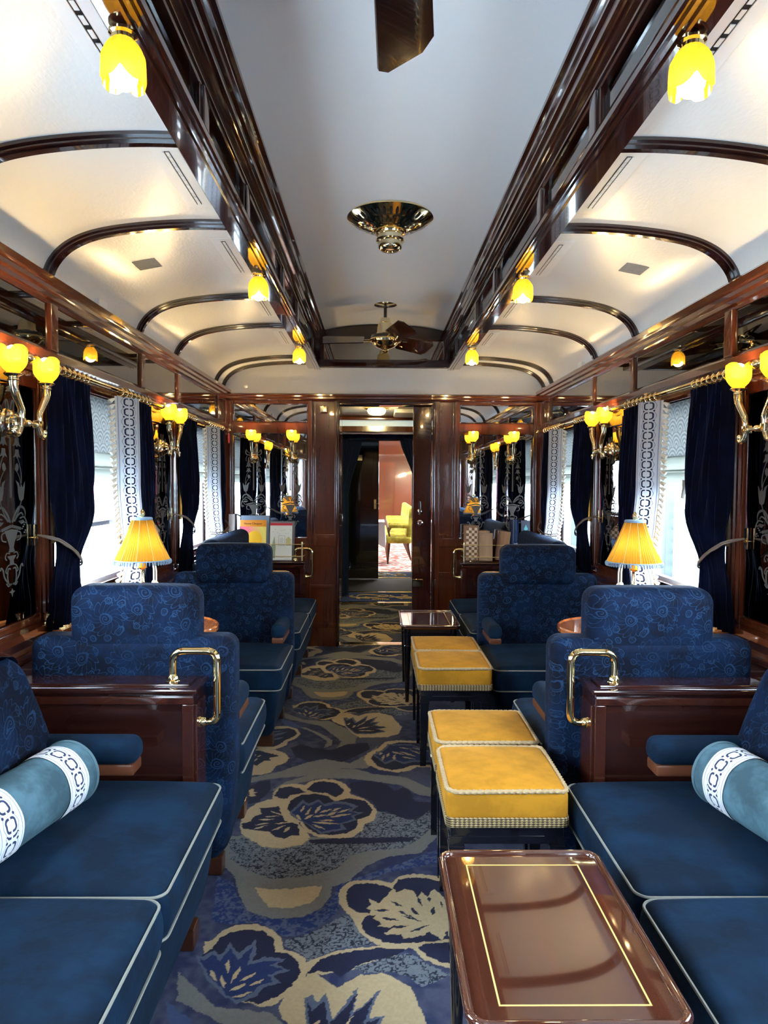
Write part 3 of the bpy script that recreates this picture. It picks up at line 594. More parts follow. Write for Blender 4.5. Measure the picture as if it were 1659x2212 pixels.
# ---- end wall with doorway (-.375 .. .42), full of panels
mb = MB()
mb.box(-WL-.1, -.375, YF, YF+.08, 0, 2.12); mb.box(.42, WL+.1, YF, YF+.08, 0, 2.12); mb.box(-.375, .42, YF, YF+.08, 2.075, 2.12)
struct(mb, 'wall_far', 'wood')
mb = MB(); mb.box(-WL-.1, WL+.1, YF+.002, YF+.08, 2.12, 2.46); struct(mb, 'wall_far', 'ceiling')
mb = MB(); mb.box(-WL-.1, WL+.1, YN-.06, YN, 0, 2.8); struct(mb, 'wall_near', 'wood')
# end cornice
mb = MB(); pr = [(YF+.01, 2.085), (YF-.012, 2.085), (YF-.016, 2.10), (YF-.030, 2.105), (YF-.030, 2.122), (YF-.044, 2.130), (YF-.044, 2.142), (YF-.03, 2.15), (YF+.01, 2.152)]
mb.prism(pr, 'x', -WL, WL); struct(mb, next_trim(), 'wood_x')
# clerestory end panel
mb = MB(); mb.box(-.60, .60, YF-.01, YF+.06, 2.40, 2.76); mb.box(-.56, .56, YF-.045, YF-.01, 2.365, 2.435, .008); mb.box(-.55, -.50, YF-.03, YF, 2.43, 2.62, .006); mb.box(.50, .55, YF-.03, YF, 2.43, 2.62, .006)
arch = [(x, 2.62 + .035*(1-(x/.55)**2)) for x in [(-.55+1.1*k/20) for k in range(21)]]
mb.prism([(-.55, 2.60)] + arch + [(.55, 2.60)], 'y', YF-.05, YF-.01)
arch2 = [(x, 2.655 + .045*(1-(x/.55)**2)) for x in [(-.55+1.1*k/20) for k in range(21)]]
mb.prism([(-.55, 2.61)] + arch2 + [(.55, 2.61)], 'y', YF-.03, YF-.005)
struct(mb, next_trim(), 'dark_x')
mb = MB(); mb.box(-.50, .50, YF-.016, YF-.011, 2.435, 2.60); tag(mb.build('clerestory_mirror', mirror('bronze_mirror', (.42, .38, .30)), flat=True), 'long mirror under the arch at the far end of the raised ceiling', 'mirror')
# end wall uprights, rails, recessed panels
mb = MB()
for s in (-1, 1):
    q = sorted
    def bx(x0, x1, z0, z1, d, bev=.004):
        a, b_ = sorted((s*x0, s*x1)); mb.box(a, b_, YF-d, YF+.005, z0, z1, bev)
    bx(1.29, 1.35, 0, 2.09, .035); bx(1.275, 1.30, .90, 2.09, .022)
    bx(.63, 1.30, 1.815, 1.905, .012); bx(.63, 1.30, 2.065, 2.09, .018); bx(.63, 1.30, .86, .93, .018)
    bx(.605, .64, .90, 2.09, .030); bx(.615, .63, 0, .9, .012)
    if s < 0:
        bx(.375, .415, 0, 2.09, .022); bx(.375, .62, .86, .96, .014); bx(.375, .62, .50, .53, .010); bx(.40, .62, .18, .21, .012); bx(.375, .62, 0, .16, .016)
        bx(.575, .60, .96, 2.07, .012)
    else:
        bx(.42, .475, 0, 2.09, .022); bx(.42, .62, .86, .93, .014); bx(.585, .61, .94, 2.07, .012); bx(.42, .62, 0, .16, .016); bx(.47, .62, .60, .64, .010)
struct(mb, next_trim(), 'wood')
# jambs of the doorway
mb = MB(); mb.box(-.40, -.375, YF-.03, YF+.12, 0, 2.08, .005); mb.box(-.375, .42, YF-.03, YF+.10, 2.055, 2.085, .005); mb.box(.415, .44, YF-.03, YF+.12, 0, 2.08, .005)
struct(mb, next_trim(), 'dark_z')
# ---- outside
mb = MB(); mb.box(-10.5, -1.8, -30, 60, -.55, -.35); struct(mb, 'floor', mat('pale_platform_paving', (.42, .46, .49), .8))
mb = MB(); mb.box(-10.6, -10.2, -30, 60, -.36, -.30); struct(mb, next_trim(), M['white'])
mb = MB(); mb.box(-40, 40, -40, 90, -1.25, -1.2); struct(mb, 'floor', mat('track_ballast', (.34, .345, .35), .9))
tr_ = thing('railway_carriage', 'pink and grey railway carriage beyond the platform outside the left window', 'train', (-14, 30, -1.2))
mb = MB(); mb.box(-16.5, -13.6, -20, 70, .45, 1.9, .05); mb.build('body', mat('pink_train_paint', (.30, .04, .09), .4), tr_)
mb = MB(); mb.box(-16.4, -13.7, -20, 70, -.6, .45, .03); mb.build('skirt', mat('grey_train_paint', (.08, .08, .09), .5), tr_)
mb = MB(); mb.box(-16.4, -13.65, -20, 70, 1.9, 2.9, .1); mb.build('roof', mat('pale_train_roof', (.7, .72, .75), .4), tr_)
mb = MB()
for k in range(22): mb.box(-16.0, -14.2, -18+k*4, -17.2+k*4, -1.2, -.6, .05)
mb.build('wheel_set', mat('dark_running_gear', (.05, .05, .06), .6), tr_)
fn = thing('louvred_screen', 'pale louvred screen with posts outside the right windows', 'screen', (3.6, 5, -1.2))
mb = MB()
for k in range(16):
    z = -.9+k*.145
    mb.prism([(3.6, z), (3.63, z), (3.72, z+.12), (3.69, z+.12)], 'y', -8, 30)
mb.build('slats', mat('pale_blue_slats', (.30, .38, .42), .5), fn)
for k in range(16):
    mb = MB(); mb.box(3.5, 3.6, -6+k*2.1, -5.88+k*2.1, -1.2, 1.75, .01); mb.build('post', mat('grey_screen_post', (.05, .06, .065), .5) if k == 0 else bpy.data.materials['grey_screen_post'], fn)
# ================================================================== seating
SIDE = {-1: 'left', 1: 'right'}
def piping(path, z, parent, s, r=.0036, m='cord', closed=False, twist=0.):
    mb = MB(s); mb.tube(dense([(p[0], p[1], z(p) if callable(z) else z) for p in path], .008, closed), r, 6, closed, twist)
    return mb.build('piping', m, parent)
def seat_cushion(s, x0, x1, y0, y1, parent, front, name='seat_cushion', top=.47, bot=.325):
    """front: 'aisle' (x0 side) or '+y' / '-y' : the side that carries the piping"""
    mb = MB(s)
    def fn(p):
        # front face swells outwards a little between the two cords
        k = (p.z-bot)/(top-bot); b_ = .012*math.sin(PI*max(0, min(1, k)))
        if p.x < x0+.06: p.x -= b_*(1-(p.x-x0)/.06)
        return p
    mb.rbox(x0, x1, y0, y1, bot, top-.012, .035, 10, .022, fn)
    c = mb.build(name, 'velvet', parent, angle=60)
    for z, g in ((top-.026, .006), (bot+.012, .008)):
        R = rrect(x0-.0035, x1-.01, y0+.003, y1-.003, .034, 6)
        # open path round the visible sides
        n = len(R); q = n//4
        if front == 'aisle': path = R[q-1:3*q+1]          # left end of far corner .. near corner
        elif front == '+y': path = R[:2*q+q//2]
        else: path = R[q+q//2:]
        piping(path, z, c, s)
    return c
def armchair(s, yb, d, label):
    """back to y=yb, facing direction d along the carriage"""
    root = thing('armchair', label, 'armchair', (s*.9, yb+d*.3, 0), 'blue velvet armchairs facing each other across the oval tables')
    Y = lambda a, b_: tuple(sorted((yb+d*a, yb+d*b_)))
    mb = MB(s); y0, y1 = Y(0, .145); mb.rbox(.548, 1.25, y0, y1, .10, .868, .045, 8, .0, lambda p: Vector((p.x + (.0 if p.z > .4 else (.4-p.z)*.10)*(1 if p.x < .9 else 0), p.y, p.z)))
    back = mb.build('backrest', 'emboss', root, angle=60)
    mb = MB(s); y0, y1 = Y(.006, .165)
    mb.rbox(.677, 1.118, y0, y1, .80, 1.036, .05, 8, .006); mb.build('headrest', 'emboss', root, angle=60)
    y0, y1 = Y(.135, .70); seat_cushion(s, .55, 1.24, y0, y1, root, '+y' if d > 0 else '-y')
    # upholstered base, drawn in towards the floor
    mb = MB(s); y0, y1 = Y(.04, .68)
    def fn(p):
        k = max(0, (.33-p.z)/.27); f = (p.y-yb)*d
        if f > .3: p.y -= d*.07*k*(f-.3)/.38
        if p.x < .8: p.x += .035*k
        return p
    mb.rbox(.565, 1.22, y0, y1, .058, .34, .05, 8, 0, fn); mb.build('base', 'velvet', root, angle=60)
    for (a, b_) in ((.50, .57), (.07, .13)):
        y0, y1 = Y(a, b_); mb = MB(s); mb.box(.605, .70, y0, y1, 0, .066, .006); mb.build('foot', 'footwood', root)
        mb = MB(s); mb.box(1.08, 1.17, y0, y1, 0, .066, .006); mb.build('foot', 'footwood', root)
    for x0, x1 in ((.562, .64), (1.165, 1.24)):
        y0, y1 = Y(.12, .41); mb = MB(s); mb.rbox(x0, x1, y0, y1, .535, .618, .034, 6); arm = mb.build('armrest', 'velvet', root, angle=60)
        y0, y1 = Y(.13, .405); mb = MB(s); mb.box(x0+.006, x1-.006, y0, y1, .512, .545, .008); mb.build('arm_rail', 'armwood', arm)
    return root
def grab_handle(s, y, xe, zt, parent):
    mb = MB(s); P = arc_round([(xe+.085, y, zt), (xe+.085, y, zt+.10), (xe-.060, y, zt+.10), (xe-.060, y, zt-.135), (xe+.0, y, zt-.135)], .038, 7)
    mb.tube(P, .0125, 14); mb.lathe([(.027, 0), (.027, .005), (.019, .009), (.017, .018), (.012, .024)], (xe+.085, y, zt), 'z', 20)
    mb.lathe([(.027, 0), (.027, .005), (.019, .009), (.017, .018), (.012, .024)], (xe, y, zt-.135), 'x', 20, -1)
    mb.build('grab_handle', 'brass', parent)
def partition(s, y0, y1, label, zt=.745, xe=.645):
    root = thing('partition_screen', label, 'partition', (s*1., (y0+y1)/2, 0), 'low mahogany partitions at the sofa ends')
    mb = MB(s); mb.box(xe, WL-.03, y0, y1, 0, zt-.02, .004); body = mb.build('panel', 'dark_x', root)
    mb = MB(s); mb.box(xe-.012, WL-.03, y0-.012, y1+.012, zt-.022, zt-.004, .006); mb.box(xe+.02, WL-.03, y0+.02, y1-.02, zt-.006, zt+.004, .004)
    mb.build('top_rail', 'dark_x', root)
    mb = MB(s)
    for (a, b_, c, e) in ((xe, xe+.035, .12, zt-.055), (WL-.07, WL-.03, .12, zt-.055), (xe, WL-.03, zt-.055, zt-.03), (xe, WL-.03, .08, .12)):
        mb.box(a, b_, y0-.008, y0+.004, c, e, .003)
    mb.box(xe-.008, xe+.004, y0+.012, y1-.012, .1, zt-.06, .004)
    mb.build('moulding', 'dark_z', root)
    grab_handle(s, (y0+y1)/2, xe, zt, root)
    return root
def sofa(s, y0, ym, y1, label, arm_far=True, heads=None, xb=1.325):
    root = thing('corner_sofa', label, 'sofa', (s*.95, (y0+y1)/2, 0))
    seat_cushion(s, .55, 1.20, y0, ym-.002, root, 'aisle'); seat_cushion(s, .55, 1.20, ym+.002, y1, root, 'aisle')
    mb = MB(s)
    def fn(p):
        k = max(0, (.33-p.z)/.27)
        if p.x < .9: p.x += .05*k*k
        return p
    mb.rbox(.565, 1.26, y0+.01, y1-.01, .058, .345, .05, 8, 0, fn); mb.build('base', 'velvet', root, angle=60)
    for y in (y0+.1, ym, y1-.12):
        mb = MB(s); mb.box(.60, .70, y-.035, y+.035, 0, .066, .006); mb.build('foot', 'footwood', root)
    mb = MB(s)
    def fb(p):
        k = (p.z-.40)/.5
        if p.x < 1.15: p.x += (.165 if xb > 1.3 else .10)*k + .02*math.sin(PI*min(1, max(0, k)))*-1
        return p
    for a, b_ in ((y0, ym-.003), (ym+.003, y1-.05)):
        mb.rbox(.99, xb, a, b_, .40, .875, .06, 8, 0, fb)
    mb.build('backrest', 'emboss', root, angle=60)
    for a, b_ in (heads or ((y0+.08, ym-.06), (ym+.06, y1-.12))):
        mb = MB(s); mb.rbox(1.155 if xb > 1.3 else 1.07, xb, a, b_, .865, 1.03, .06, 8); mb.build('headrest', 'emboss', root, angle=60)
    if arm_far:
        mb = MB(s); mb.rbox(.775, 1.10, y1-.135, y1-.04, .548, .628, .034, 6); arm = mb.build('armrest', 'velvet', root, angle=60)
        mb = MB(s); mb.box(.785, 1.10, y1-.128, y1-.047, .520, .556, .008); mb.build('arm_rail', 'armwood', arm)
    return root
for s in (-1, 1):
    n = SIDE[s]
    sofa(s, .96, 1.602, 2.232, 'foreground blue sofa along the %s wall with a pale bolster on it' % n)
    sofa(s, 4.50, 5.165, 5.80, 'far blue sofa along the %s wall, running up to the end cabinet' % n, heads=((4.58, 5.72),), xb=1.20)
    partition(s, 2.262, 2.405, 'near mahogany partition with brass grab handle beside the foreground %s sofa' % n)
    partition(s, 4.315, 4.45, 'mahogany partition hidden behind the %s armchair that faces the camera' % n)
    armchair(s, 2.42, 1, 'blue armchair on the %s seen from behind, right behind the near partition' % n)
    armchair(s, 4.30, -1, 'blue armchair on the %s facing the camera' % n)
    cab = partition(s, 5.895, 6.035, 'mahogany cabinet at the end wall, %s of the doorway' % n, .745, .655)
    cab.name = 'end_cabinet'; WLOC[cab.name] = Vector(cab.location); cab['category'] = 'cabinet'; del cab['group']
    # brass rails that hold the books / games on the cabinet
    r = thing('brass_gallery_rail', 'thin brass gallery rails on posts around the %s' % ('magazines on the left end cabinet' if s < 0 else 'wooden game boxes on the right end cabinet'), 'rail', (s*1., 5.93, .75), 'gallery rails on the two end cabinets')
    mb = MB(s)
    for x in (.675, 1.28): mb.lathe([(.006, 0), (.006, .14), (.008, .15), (.003, .16)], (x, 5.925, .748), 'z', 10)
    mb.build('post', 'brass_satin', r)
    for z in (.785, .885):
        mb = MB(s); mb.tube([(.665, 6.03, z), (.67, 5.925, z), (1.29, 5.925, z)], .0032, 8); mb.build('rail', 'brass_satin', r)
    # bolster
    r = thing('bolster', 'pale teal bolster with white linked bands on the foreground %s sofa' % n, 'cushion', (s*.98, 1.82, .56))
    A, B = Vector((.945, 2.035, .562)), Vector((1.03, 1.60, .562)); ax = (B-A).normalized(); up = Vector((0, 0, 1)); sd = ax.cross(up).normalized(); Lb = (B-A).length; R = .090
    def cyl(mb, t0, t1, r_, nu=40, nv=8, uvf=None, rf=None):
        mb.grid(lambda u, v: A + ax*(t0+(t1-t0)*v) + (sd*math.cos(2*PI*u)+up*math.sin(2*PI*u))*(r_ + (rf(v) if rf else 0) + .0016*math.sin(7*2*PI*u+v*9)*.5), nu, nv, uvf, closed=True)
    mb = MB(s); cyl(mb, .0, Lb, R, 48, 20)
    for t, sg in ((0, -1), (Lb, 1)):
        mb.grid(lambda u, v: A + ax*(t+sg*.008*(1-v)**.5) + (sd*math.cos(2*PI*u)+up*math.sin(2*PI*u))*R*v, 48, 6, closed=True)
    mb.build('body', 'velvet_teal', r, angle=70)
    for t in (.045, Lb-.045-.085):
        mb = MB(s); cyl(mb, t, t+.085, R+.0028, 48, 4, lambda u, v: (v, u*2*PI*R)); mb.build('linked_band', 'band', r, angle=70)
    for t in (0, Lb):
        mb = MB(s); C0 = A+ax*t; mb.tube([C0 + (sd*math.cos(2*PI*k/180)+up*math.sin(2*PI*k/180))*R for k in range(180)], .0045, 6, True); mb.build('piping', mat('teal_rope', (.07, .13, .16), .8) if t == 0 and s < 0 else bpy.data.materials['teal_rope'], r)
    # oval table
    t = thing('oval_table', 'small oval inlaid table between the two %s armchairs' % n, 'table', (s*1.05, 3.34, 0), 'oval inlaid tables between the armchairs')
    def oval(dx, z0, z1, mb):
        P = [(1.31, 3.34-.27+dx), (1.31, 3.34+.27-dx)] + [(1.08-.27*0 + -.275*math.sin(PI*k/28) + dx*math.sin(PI*k/28), 3.34 + (.27-dx)*math.cos(PI*k/28)) for k in range(29)]
        mb.prism(P, 'z', z0, z1, .004)
    mb = MB(s); oval(0, .704, .722, mb); mb.build('table_top', 'orange_wood', t)
    mb = MB(s)
    P = [(1.08 - .268*math.sin(PI*k/40), 3.34 + .263*math.cos(PI*k/40), .722) for k in range(41)]
    mb.tube([(1.30, 3.603, .722)] + P + [(1.30, 3.077, .722)], .006, 8); mb.build('table_rim', 'orange_wood', t)
    mb = MB(s); mb.lathe([(.11, 0), (.11, .015), (.03, .04), (.022, .08), (.022, .66), (.05, .704)], (1.06, 3.34, 0), 'z', 20); mb.build('pedestal', 'dark_z', t)
    # table lamp
    l = thing('table_lamp', 'brass table lamp with pleated yellow silk shade on the %s oval table' % n, 'lamp', (s*1.145, 3.32, .722), 'pleated yellow silk lamps on the oval tables')
    c = (1.15, 3.32, .722)
    mb = MB(s); mb.lathe([(.055, 0), (.055, .008), (.045, .014), (.030, .022), (.018, .035), (.016, .05), (.020, .056), (.014, .065), (.012, .19), (.018, .20), (.010, .215), (.009, .27), (.022, .28), (.015, .295), (.006, .31), (.006, .50)], c, 'z', 24); mb.build('stem', 'brass', l)
    zb, zt = 1.035, 1.228
    def shade(u, v):
        a = 2*PI*u; r_ = .124 + (.042-.124)*v; r_ += .006*math.sin(PI*v)*-1 + .0016*math.sin(a*60)
        return Vector((c[0]+r_*math.cos(a), c[1]+r_*math.sin(a), zb+(zt-zb)*v))
    mb = MB(s); mb.grid(shade, 360, 8, closed=True); sh = mb.build('lamp_shade', 'silk', l, angle=80)
    mb = MB(s)
    for k in range(10):
        a = 2*PI*k/10+.2; mb.tube([(c[0]+.1255*math.cos(a), c[1]+.1255*math.sin(a), zb), (c[0]+.0815*math.cos(a), c[1]+.0815*math.sin(a), (zb+zt)/2), (c[0]+.044*math.cos(a), c[1]+.044*math.sin(a), zt)], .0016, 5)
    mb.build('rib', mat('shade_seam', (.55, .33, .10), .7) if s < 0 else bpy.data.materials['shade_seam'], sh)
    mb = MB(s)
    for k in range(56):
        a = 2*PI*k/56; mb.tube([(c[0]+(.126+.004*math.cos(b_))*math.cos(a), c[1]+(.126+.004*math.cos(b_))*math.sin(a), zb-.006+.009*math.sin(b_)) for b_ in [2*PI*j/8 for j in range(8)]], .0022, 5, True)
    mb.tube([(c[0]+.125*math.cos(2*PI*k/48), c[1]+.125*math.sin(2*PI*k/48), zb+.003) for k in range(48)], .0032, 6, True)
    mb.build('looped_braid', 'blue_trim', sh)
    mb = MB(s); mb.lathe([(.044, -.006), (.0475, -.003), (.0475, .004), (.044, .007)], (c[0], c[1], zt), 'z', 36); mb.build('top_braid', 'blue_trim', sh)
    mb = MB(s); mb.sphere((c[0], c[1], 1.10), .022, 12, 8); mb.build('bulb', 'bulb_low', l)
    mb = MB(s); mb.lathe([(.004, 0), (.009, .006), (.004, .012), (.013, .020), (.015, .028), (.012, .038), (.005, .046), (.001, .05)], (c[0], c[1], zt-.004), 'z', 14); mb.tube([(c[0]-.042, c[1], zt), (c[0]+.042, c[1], zt)], .002, 5); mb.tube([(c[0], c[1]-.042, zt), (c[0], c[1]+.042, zt)], .002, 5); mb.build('finial', 'brass', l)
# ---- golden stools
def stool(y0, label):
    x0, x1, y1 = .150, .515, y0+.362
    r = thing('upholstered_stool', label, 'stool', ((x0+x1)/2, (y0+y1)/2, 0), 'golden velvet stools in a line along the sofas')
    mb = MB(); mb.rbox(x0, x1, y0, y1, .395, .492, .022, 10, .016); c = mb.build('cushion', 'velvet_gold', r, angle=60)
    mb = MB(); P = [(x, y, .489 + .003*math.sin(x*60+y*45)) for x, y in rrect(x0+.003, x1-.003, y0+.003, y1-.003, .03, 6)]
    mb.tube(dense(P, .006), .0068, 8, True, 330.); mb.build('piping', 'rope', c)
    mb = MB(); P = rrect(x0-.003, x1+.003, y0-.003, y1+.003, .022, 4); mb.prism(P, 'z', .382, .412, .003); mb.build('braid_trim', 'braid', c)
    mb = MB(); mb.box(x0+.012, x1-.012, y0+.012, y1-.012, .325, .385, .004)
    for yy in (y0+.010, y1-.016): mb.box(x0+.07, x1-.07, yy, yy+.006, .34, .352, .002)
    mb.build('frame', 'ebony', r)
    for xx, dx in ((x0+.032, -1), (x1-.032, 1)):
        for yy, dy in ((y0+.032, -1), (y1-.032, 1)):
            mb = MB(); a = .022; b_ = .014
            vs = [mb.bm.verts.new((xx+i*a, yy+j*a, .35)) for i, j in ((-1, -1), (1, -1), (1, 1), (-1, 1))]
            ws = [mb.bm.verts.new((xx+dx*.006+i*b_, yy+dy*.006+j*b_, 0)) for i, j in ((-1, -1), (1, -1), (1, 1), (-1, 1))]
            mb.bm.faces.new(vs); mb.bm.faces.new(ws[::-1])
            for i in range(4): mb.bm.faces.new((vs[i], ws[i], ws[(i+1) % 4], vs[(i+1) % 4]))
            mb.box(xx-a-.002, xx+a+.002, yy-a-.002, yy+a+.002, .312, .322, .002)
            mb.build('leg', 'ebony', r)
    return r
stool(2.070, 'nearest golden velvet stool, right behind the large coffee table')
stool(2.462, 'second golden velvet stool, touching the far side of the nearest stool')
stool(3.462, 'third golden velvet stool from the camera, beside the camera facing armchair')
stool(3.836, 'farthest golden velvet stool, next to the small far coffee table')
# ---- coffee tables
def coffee_table(x0, x1, y0, y1, label):
    z = .50
    r = thing('coffee_table', label, 'table', ((x0+x1)/2, (y0+y1)/2, 0))
    mb = MB(); mb.prism(rrect(x0+.004, x1-.004, y0+.004, y1-.004, .028, 6), 'z', z-.022, z-.006, .003); top = mb.build('table_top', 'table', r)
    mb = MB(); P = rrect(x0+.006, x1-.006, y0+.006, y1-.006, .03, 6)
    mb.tube(dense([(a, b_, z-.006) for a, b_ in P], .02), .0085, 10, True)
    mb.build('raised_rim', 'table', r)
    mb = MB(); i0, i1, j0, j1 = x0+.062, x1-.062, y0+.052, y1-.060; t = .0016; zz = z-.0058
    for a in ((i0-t, i1+t, j0-t, j0+t), (i0-t, i1+t, j1-t, j1+t), (i0-t, i0+t, j0, j1), (i1-t, i1+t, j0, j1)): mb.box(*a, zz-.0004, zz+.0003)
    mb.build('inlay_line', mat('gold_inlay', (.75, .47, .14), .3) if 'gold_inlay' not in bpy.data.materials else bpy.data.materials['gold_inlay'], top)
    mb = MB(); mb.box(x0+.03, x1-.03, y0+.03, y1-.03, z-.085, z-.022, .004); mb.build('apron', 'ebony', r)
    for xx in (x0+.045, x1-.045):
        for yy in (y0+.045, y1-.045):
            mb = MB(); mb.lathe([(.012, 0), (.020, .30), (.023, .40), (.023, z-.022)], (xx, yy, 0), 'z', 16); mb.lathe([(.022, 0), (.0245, .004), (.022, .008)], (xx, yy, .36), 'z', 16); mb.build('leg', 'ebony', r)
coffee_table(.093, .482, 1.150, 1.718, 'large foreground coffee table of glossy mahogany with a gold inlay line')
coffee_table(.098, .480, 4.470, 5.030, 'small looking far coffee table with raised rim, beyond the farthest golden stool')
# ================================================================== curtains, rods, blinds
WNAME = {3: 'near', 4: 'far'}
def lerp(a, b, t): return a + (b-a)*t
def pl(z, pts):
    """piecewise smooth lookup, pts sorted by falling z"""
    if z >= pts[0][0]: return pts[0][1]
    for (z0, v0), (z1, v1) in zip(pts, pts[1:]):
        if z >= z1: return lerp(v0, v1, smooth01((z0-z)/(z0-z1)))
    return pts[-1][1]
def curtain(s, w0, w1, near, label):
    n = SIDE[s]; zt, zb = 1.800, .845
    ymid = (w0-.02) if near else (w1-.08)
    r = thing('curtain', label, 'curtain', (s*1.27, ymid, 1.8))
    if near:
        ya = [(1.8, w0-.145), (1.4, w0-.14), (1.15, w0-.12), (.95, w0-.18), (.85, w0-.21)]
        yb = [(1.8, w0+.205), (1.45, w0+.225), (1.30, w0+.21), (1.07, w0+.075), (.85, w0+.105)]
        folds, amp = 6.5, .016
    else:
        ya = [(1.8, w0+.60), (1.4, w0+.62), (1.15, w0+.66), (1.04, w0+.70), (.9, w0+.66)]
        yb = [(1.8, w1-.04), (1.4, w1-.0), (1.1, w1+.0), (.85, w1+.0)]
        folds, amp = 6.5, .014
    def f(u, v):
        z = lerp(zt, zb, v); a, b_ = pl(z, ya), pl(z, yb); y = lerp(a, b_, u)
        k = math.sin(2*PI*folds*(u + .03*math.sin(v*5))) + .35*math.sin(2*PI*folds*2.3*u + 1 + v*3)
        tie = math.exp(-((z-1.09)/.10)**2)
        x = 1.272 + amp*k*(1-.55*tie) - (.035 if near else .01)*math.exp(-((z-1.3)/.30)**2)*math.sin(PI*u)
        if not near: x = x + .0 - .06*(1-u)**3
        return Vector((x, y, z))
    mb = MB(s); mb.grid(f, 110, 60, thick=.004); mb.build('drape', 'velvet_curtain', r, angle=75)
    if near:
        # light border seen edge on at the leading edge
        mb = MB(s); mb.grid(lambda u, v: (lambda p: Vector((p.x+.012+.05*u, p.y+.006+.03*u*(1-v), p.z)))(f(1, v*.35)), 4, 24, lambda u, v: (u, v*.33), .001)
        mb.build('border', 'band', r)
        mb = MB(s); mb.grid(lambda u, v: Vector((1.322-.010*math.sin(u*9), w0-.055+.06*u, lerp(1.78, 1.16, v))), 16, 10, thick=.001)
        mb.build('lining', 'lining', r)
    else:
        def g(u, v):
            z = lerp(zt-.005, .90, v); a = pl(z, ya)
            x0 = 1.30-.005; off = pl(z, [(1.8, 0), (1.15, .0), (1.05, .02), (.9, 0)])
            w_ = pl(z, [(1.8, 1.), (1.2, 1.), (1.06, .55), (.9, .95)])
            y = lerp(a-.105*w_, a+.01, u)
            x = lerp(1.272, 1.200, u) - .008*math.sin(PI*u)
            return Vector((x, y+.004*math.sin(v*6+u), z))
        L = .895
        mb = MB(s); mb.grid(g, 10, 80, lambda u, v: (u, v*L), .0015); mb.build('border', 'band', r, angle=80)
        mb = MB(s)
        for k in range(34):
            v = (k+.5)/34; p = g(0, v); q = g(0, v)-g(.1, v); q.z = 0; q.normalize()
            c = p + q*.006
            e = c + q*.026 + Vector((0, 0, -.010))
            mb.lathe([(.002, 0), (.003, .004), (.0045, .010), (.0095, .024)], (0, 0, 0), 'z', 7)
            vs = mb.bm.verts[-28:] if False else None
        # tassels: little cones along the edge
        mb = MB(s)
        for k in range(34):
            v = (k+.5)/34; p = g(0, v); q = g(0, v)-g(.1, v); q.z = 0; q.normalize()
            mb.tube([p, p+q*.006+Vector((0, 0, -.001)), p+q*.014+Vector((0, 0, -.006)), p+q*.028+Vector((0, 0, -.016))], lambda t: .002+.0095*t, 7)
        mb.tube([g(0, v_/40) for v_ in range(41)], .003, 6)
        mb.build('fringe', 'fringe', r)
    # tieback rope with hook
    mb = MB(s)
    if near:
        h = Vector((1.322, w0-.17, 1.20)); P = [h, Vector((1.25, w0-.165, 1.19)), Vector((1.222, w0-.08, 1.14)), Vector((1.232, w0+.01, 1.092)), Vector((1.254, w0+.052, 1.072)), Vector((1.284, w0+.068, 1.066)), Vector((1.315, w0+.04, 1.075))]
        P2 = [p + Vector((-.002, 0, -.009)) for p in P]; P2[0] = h
    else:
        h = Vector((1.322, w1+.03, 1.12)); P = [h, Vector((1.25, w1-.02, 1.09)), Vector((1.21, w1-.14, 1.055)), Vector((1.19, w0+.68, 1.03)), Vector((1.215, w0+.61, 1.03)), Vector((1.27, w0+.59, 1.035))]
        P2 = [p + Vector((-.003, 0, -.014)) for p in P]; P2[0] = h
    cur = lambda P: [Vector([pl_ for pl_ in p]) for p in arc_round(P, .09, 6)]
    for q in (P, P2): mb.tube(dense([tuple(p) for p in cur(q)], .01, False), .0036, 6, False, 450.)
    mb.build('tieback_rope', 'rope_pale', r)
    mb = MB(s); mb.lathe([(.012, 0), (.012, .003), (.004, .006), (.004, .022), (.008, .026), (.002, .03)], (1.35-.0, h.y, 1.19 if near else 1.125), 'x', 14, -1); mb.box(1.326, 1.331, h.y-.012, h.y+.012, h.z-.04, h.z+.04, .002)
    mb.build('hook', 'brass', r)
    if not near:
        mb = MB(s)
        for dy, dz in ((0, 0), (.04, -.012)):
            x, y, z = 1.165, w0+.68+dy, 1.03+dz
            mb.tube([(x, y, z), (x-.012, y-.01, z-.06), (x-.012, y-.01, z-.115)], .004, 6)
            mb.lathe([(.003, 0), (.010, -.008), (.012, -.018), (.008, -.028), (.013, -.034), (.015, -.044), (.011, -.052), (.015, -.06), (.019, -.12), (.018, -.125)], (x-.012, y-.01, z-.11), 'z', 14)
        mb.build('tassel', 'fringe', r)
    return r
def rings(mb, x, y, z, r_=.019, w_=.0032):
    mb.tube([(x + r_*math.cos(2*PI*k/16), y + .004*math.sin(2*PI*k/16), z - .006 + r_*math.sin(2*PI*k/16)) for k in range(16)], w_, 6, True)
